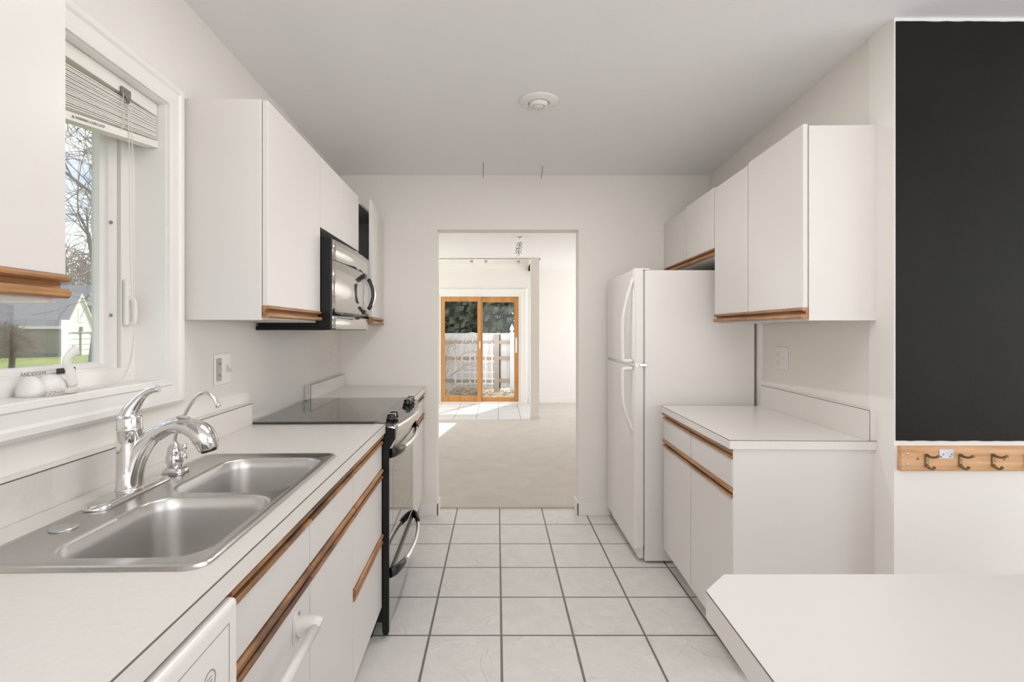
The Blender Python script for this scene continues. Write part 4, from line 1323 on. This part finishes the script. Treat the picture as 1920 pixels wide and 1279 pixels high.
m.box(-SL, .25, Y_ - .38, Y_ - .33, g0 + EV - .36, g0 + EV - .12)
m.build('fascia', 'white_siding', h)
for a in (.45, 2.95):
    d = MB().box(.10, .14, Y_ + a, Y_ + a + 2.1, g0, g0 + 1.95).build('garage_door', 'fence_white', h)
    m = MB()
    for q in range(1, 4):
        m.box(.14, .16, Y_ + a, Y_ + a + 2.1, g0 + q * .5 - .02, g0 + q * .5 + .02)
    m.build('panel_line', 'grey_plastic', d)
    MB().box(.14, .18, Y_ + a - .1, Y_ + a, g0, g0 + 2.0).box(.14, .18, Y_ + a + 2.1, Y_ + a + 2.2, g0, g0 + 2.0).prism([(Y_ + a - .1, g0 + 1.9), (Y_ + a + .35, g0 + 2.02), (Y_ + a + 1.75, g0 + 2.02), (Y_ + a + 2.2, g0 + 1.9), (Y_ + a + 2.2, g0 + 2.12), (Y_ + a - .1, g0 + 2.12)], .14, .18, 'x').build('door_trim', 'grey_siding', d)
w = MB().box(-4.3, -3.3, Y_ - .06, Y_ - .005, g0 + .95, g0 + 2.35).build('window_trim', 'white_siding', h)
MB().box(-4.15, -3.45, Y_ - .09, Y_ - .05, g0 + 1.10, g0 + 2.22).build('window_pane', 'house_window', h)
MB().box(.10, .14, Y_ + GW / 2 - .4, Y_ + GW / 2 + .4, g0 + 3.0, g0 + 4.3).build('gable_vent', 'fence_white', h)
MB().box(.10, .30, Y_ + GW / 2 - .12, Y_ + GW / 2 + .12, g0 + 2.15, g0 + 2.6).build('lantern', 'roof_shingle', h)
m = MB()
m.box(-SL, -.2, Y_ - .7, Y_ - .1, g0, g0 + .35)
m.build('hedge', 'leaf_green', h)
# main house behind with dormer
h = thing('house', 'grey roofed house with a white dormer rising behind the garage wing', 'house', WD, (-46, 60, -0.95))
m = MB().box(-62, -43, 58, 66, g0, g0 + 3.2)
m.build('wall', 'white_siding', h)
m = MB().prism([(57.5, g0 + 3.0), (62, g0 + 7.8), (66.5, g0 + 3.0)], -62, -42.7, 'x')
m.build('roof', 'roof_shingle', h)
m = MB().prism([(-46.55, g0 + 3.2), (-45.25, g0 + 3.2), (-45.25, g0 + 5.3), (-45.9, g0 + 6.3), (-46.55, g0 + 5.3)], 57.6, 61.5, 'y')
d = m.build('dormer', 'white_siding', h)
m = MB()
for a, b in ((-46.75, -45.9), (-45.05, -45.9)):
    m.hexa([(a, 57.4, g0 + 5.05), (b, 57.4, g0 + 6.35), (b, 61.6, g0 + 6.35), (a, 61.6, g0 + 5.05), (a, 57.4, g0 + 5.2), (b, 57.4, g0 + 6.5), (b, 61.6, g0 + 6.5), (a, 61.6, g0 + 5.2)])
m.build('dormer_roof', 'roof_shingle', d)
MB().box(-46.15, -45.65, 57.53, 57.61, g0 + 3.7, g0 + 5.1).build('dormer_window', 'house_window', d)
for wx_ in (-47.3, -45.3):
    MB().box(wx_, wx_ + .8, 57.93, 58.01, g0 + .8, g0 + 2.3).build('window', 'house_window', h)

def grow(m, p, d, ln, r, depth, rnd, spread=.55, seg=4, minr=.004, bend=.12, kids=(2, 4), sides=5, twig=None, up=0.05):
    pts = [p.copy()]
    rad = [r]
    for i in range(seg):
        d = (d + Vector((rnd.gauss(0, bend), rnd.gauss(0, bend), rnd.gauss(0, bend) + up))).normalized()
        p = p + d * ln / seg
        pts.append(p.copy())
        rad.append(max(minr, r * (1 - .6 * (i + 1) / seg)))
    tgt = twig if (twig is not None and depth <= 1) else m
    tgt.sweep(pts, rad, sides if depth > 1 else 4, caps=False)
    if depth <= 0:
        return
    for k in range(rnd.randint(*kids)):
        i = rnd.randint(max(1, seg // 2), seg)
        nd = (d + Vector((rnd.gauss(0, spread), rnd.gauss(0, spread), rnd.gauss(0, spread * .8)))).normalized()
        grow(m, pts[i], nd, ln * rnd.uniform(.55, .85), max(minr, rad[i] * rnd.uniform(.55, .8)), depth - 1, rnd, spread, seg, minr, bend, kids, sides, twig, up)

def bare_tree(label, loc, hgt, r, depth, seed, lean=(0, 0), kids=(3, 4), spread=.55, bmat='bark', tmat='bark', group=None, minr=.012, up=.04):
    rnd = random.Random(seed)
    t = thing('bare_tree', label, 'tree', WD, loc, group)
    a, b = MB(), MB()
    p = Vector(loc)
    top = p + Vector((lean[0], lean[1], hgt * .32))
    a.sweep([p, p.lerp(top, .5) + Vector((.05, 0, 0)), top], [r * 1.25, r, r * .85], 9)
    d0 = (top - p).normalized()
    for k in range(kids[1] + 1):
        nd = (d0 + Vector((rnd.gauss(0, .55), rnd.gauss(0, .55), rnd.uniform(0, .3)))).normalized()
        grow(a, p.lerp(top, rnd.uniform(.75, 1)), nd, hgt * .36, r * .6, depth, rnd, spread, 4, minr, .14, kids, 6, b, up)
    a.build('trunk', bmat, t, recalc=False)
    b.build('branches', tmat, t, recalc=False)
    return t
bare_tree('large bare tree with long grey branches close to the kitchen window', (-16.9, 21.5, -0.95), 13, .30, 4, 4, (.3, 0), kids=(3, 4), minr=.011)
bare_tree('bare tree with spreading thin branches left of the large bare tree', (-21.3, 28.0, -0.95), 13, .24, 4, 21, kids=(3, 4), minr=.012)
# ornamental tree on the lawn
t = thing('small_tree', 'small round ornamental tree with bare brown twigs on the lawn', 'tree', WD, (-20.4, 21.5, -.95))
m = MB().sweep([(-20.4, 21.5, -.95), (-20.42, 21.5, -.2), (-20.38, 21.5, .55)], [.14, .11, .10], 8)
m.build('trunk', 'bark', t)
m = MB()
r2 = random.Random(8)
for k in range(14):
    nd = Vector((r2.gauss(0, .9), r2.gauss(0, .9), r2.uniform(.2, 1.1))).normalized()
    grow(m, Vector((-20.38, 21.5, .55)), nd, .62, .03, 3, r2, .9, 3, .009, .25, (4, 5), 4, None, .0)
m.build('crown', 'twig', t, recalc=False)
# woods behind the houses
for k, (x, y, hh) in enumerate(((-62, 66, 13), (-66, 72, 15), (-57, 72, 14), (-70, 80, 16))):
    bare_tree(('brown leafless tree behind the garage roof, nearest of the woods', 'brown leafless tree in the woods, tallest at the far left', 'brown leafless tree in the woods behind the dormer', 'brown leafless tree at the very back of the woods')[k], (x, y, -.95), hh, .3, 3, 30 + k, kids=(4, 5), spread=.7, bmat='twig', tmat='twig', group='leafless trees in the woods', minr=.05)
t = thing('evergreen_tree', 'dark green evergreen standing behind the garage roof', 'tree', WD, (-58, 64, -.95))
MB().sweep([(-58, 64, -.95), (-58, 64, 6)], [.25, .1], 6).build('trunk', 'bark', t)
MB().quads(2600, (-58, 64, 3.6), (3.4, 3, 4.2), .32, random.Random(2), .3).build('foliage', 'leaf_green', t)
t = thing('shrub_thicket', 'brown shrub thicket along the wood edge behind the roofs', 'shrubs', WD, (-52, 70, -.95))
m = MB()
m.quads(5200, (-58, 74, 3.0), (16, 3, 5.0), .30, random.Random(9), 0)
o = m.build('foliage', 'leaf_brown', t)
t['kind'] = 'stuff'

# ================================================================== OUTSIDE, PATIO SIDE
FY_ = 13.0
GZ = -0.26
t = thing('fence', 'white board privacy fence with brown rails outside the patio door', 'fence', WD, (0, FY_, GZ))
m = MB()
x = -3.4
while x < 3.4:
    m.box(x, x + .148, FY_, FY_ + .02, GZ + .10, 1.235)
    x += .152
m.build('board_panel', 'fence_white', t)
for z in (.02 + .98, .60, .03):
    MB().box(-3.4, .38, FY_ - .045, FY_ - .001, z - .035, z + .045).build('rail', 'fence_rail', t)
for z in (.99, .60):
    MB().box(.44, 3.4, FY_ - .045, FY_ - .001, z - .03, z + .04).build('rail', 'fence_rail', t)
MB().box(-.08, .055, FY_ - .09, FY_ - .046, GZ, 1.20).build('brace_board', 'fence_rail', t)
MB().box(.06, .085, FY_ - .03, FY_ - .002, GZ, 1.20).build('gate_gap', 'dark_void', t)
po = MB().box(.325, .425, FY_ - .12, FY_ - .02, GZ, 1.23, .006).build('post', 'fence_white', t)
MB().lathe([(.062, 0), (.066, .02), (.03, .03), (.022, .05), (.05, .085), (.056, .115), (.036, .17), (.0001, .24)], (.375, FY_ - .07, 1.23), 'z', 16).build('finial', 'fence_white', po)
# trellis
t = thing('trellis', 'arched white lattice trellis leaning before the fence', 'trellis', WD, (-.65, FY_ - .5, GZ))
m = MB()
ty = FY_ - .5
tx0, tx1 = -1.02, -.12
for xx in (tx0, tx0 + .16, -.66, -.54, tx1 - .16, tx1):
    m.box(xx - .018, xx + .018, ty, ty + .02, GZ + .15, 1.0)
for zz in (.0, .12, .28, .55, .68, .95):
    m.box(tx0 - .05, tx1 + .05, ty - .012, ty + .001, zz - .016, zz + .016)
for rr_ in (.24, .17):
    m.sweep(arc((-.60, ty, 1.0), rr_, 0, PI, 16), .016, 8)
m.box(-.618, -.582, ty, ty + .02, 1.0, 1.24)
m.build('lattice', 'fence_white', t)
# dead climber and straw
t = thing('dead_shrub', 'pale dead climbing shrub at the left side of the patio door', 'shrub', WD, (-1.35, FY_ - .8, GZ))
m = MB()
r3 = random.Random(12)
for k in range(9):
    nd = Vector((r3.gauss(0, .25), r3.gauss(0, .25), 1)).normalized()
    grow(m, Vector((-1.42 + r3.gauss(0, .10), FY_ - .8, GZ)), nd, .75, .014, 3, r3, .6, 4, .005, .18, (2, 3), 4, None, .03)
m.build('twigs', 'pale_twig', t, recalc=False)
m = MB()
for k in range(420):
    a = r3.uniform(0, 2 * PI)
    p = Vector((r3.uniform(-1.7, .9), r3.uniform(FY_ - 1.3, FY_ - .15), GZ + r3.uniform(0, .06)))
    if r3.random() < .5:
        p = Vector((r3.gauss(-.75, .3), r3.gauss(FY_ - .7, .2), GZ + abs(r3.gauss(0, .10))))
    q = p + Vector((math.cos(a), math.sin(a), r3.uniform(-.1, .5))) * r3.uniform(.1, .35)
    m.sweep([p, p.lerp(q, .5) + Vector((0, 0, .03)), q], .005, 4, caps=False)
o = m.build('straw_litter', 'straw', None, WD, (-.4, FY_ - .7, GZ), recalc=False)
tag(o, 'heap of dry straw and twigs along the foot of the fence', 'straw', kind='stuff')
for k, (x, y, r, hh, lb) in enumerate(((-3.6, 18.5, (2.3, 1.5, 2.8), 2.3, 'dark evergreen beyond the fence, seen through the left door panel'), (-.2, 17.2, (2.2, 1.4, 2.9), 2.4, 'dark evergreen beyond the fence, seen through the right door panel'), (3.2, 18.8, (2.4, 1.5, 2.8), 2.5, 'dark evergreen beyond the fence, mostly hidden by the column'), (-1.9, 20, (2.3, 1.5, 3.4), 2.8, 'taller dark evergreen beyond the fence, behind the two others'))):
    t = thing('evergreen_tree', lb, 'tree', WD, (x, y, GZ), 'evergreens beyond the fence')
    MB().sweep([(x, y, GZ), (x, y, hh + 1)], [.14, .05], 6).build('trunk', 'bark', t)
    MB().quads(6500, (x, y, hh), r, .15, random.Random(40 + k), .2).build('foliage', 'leaf_green', t)
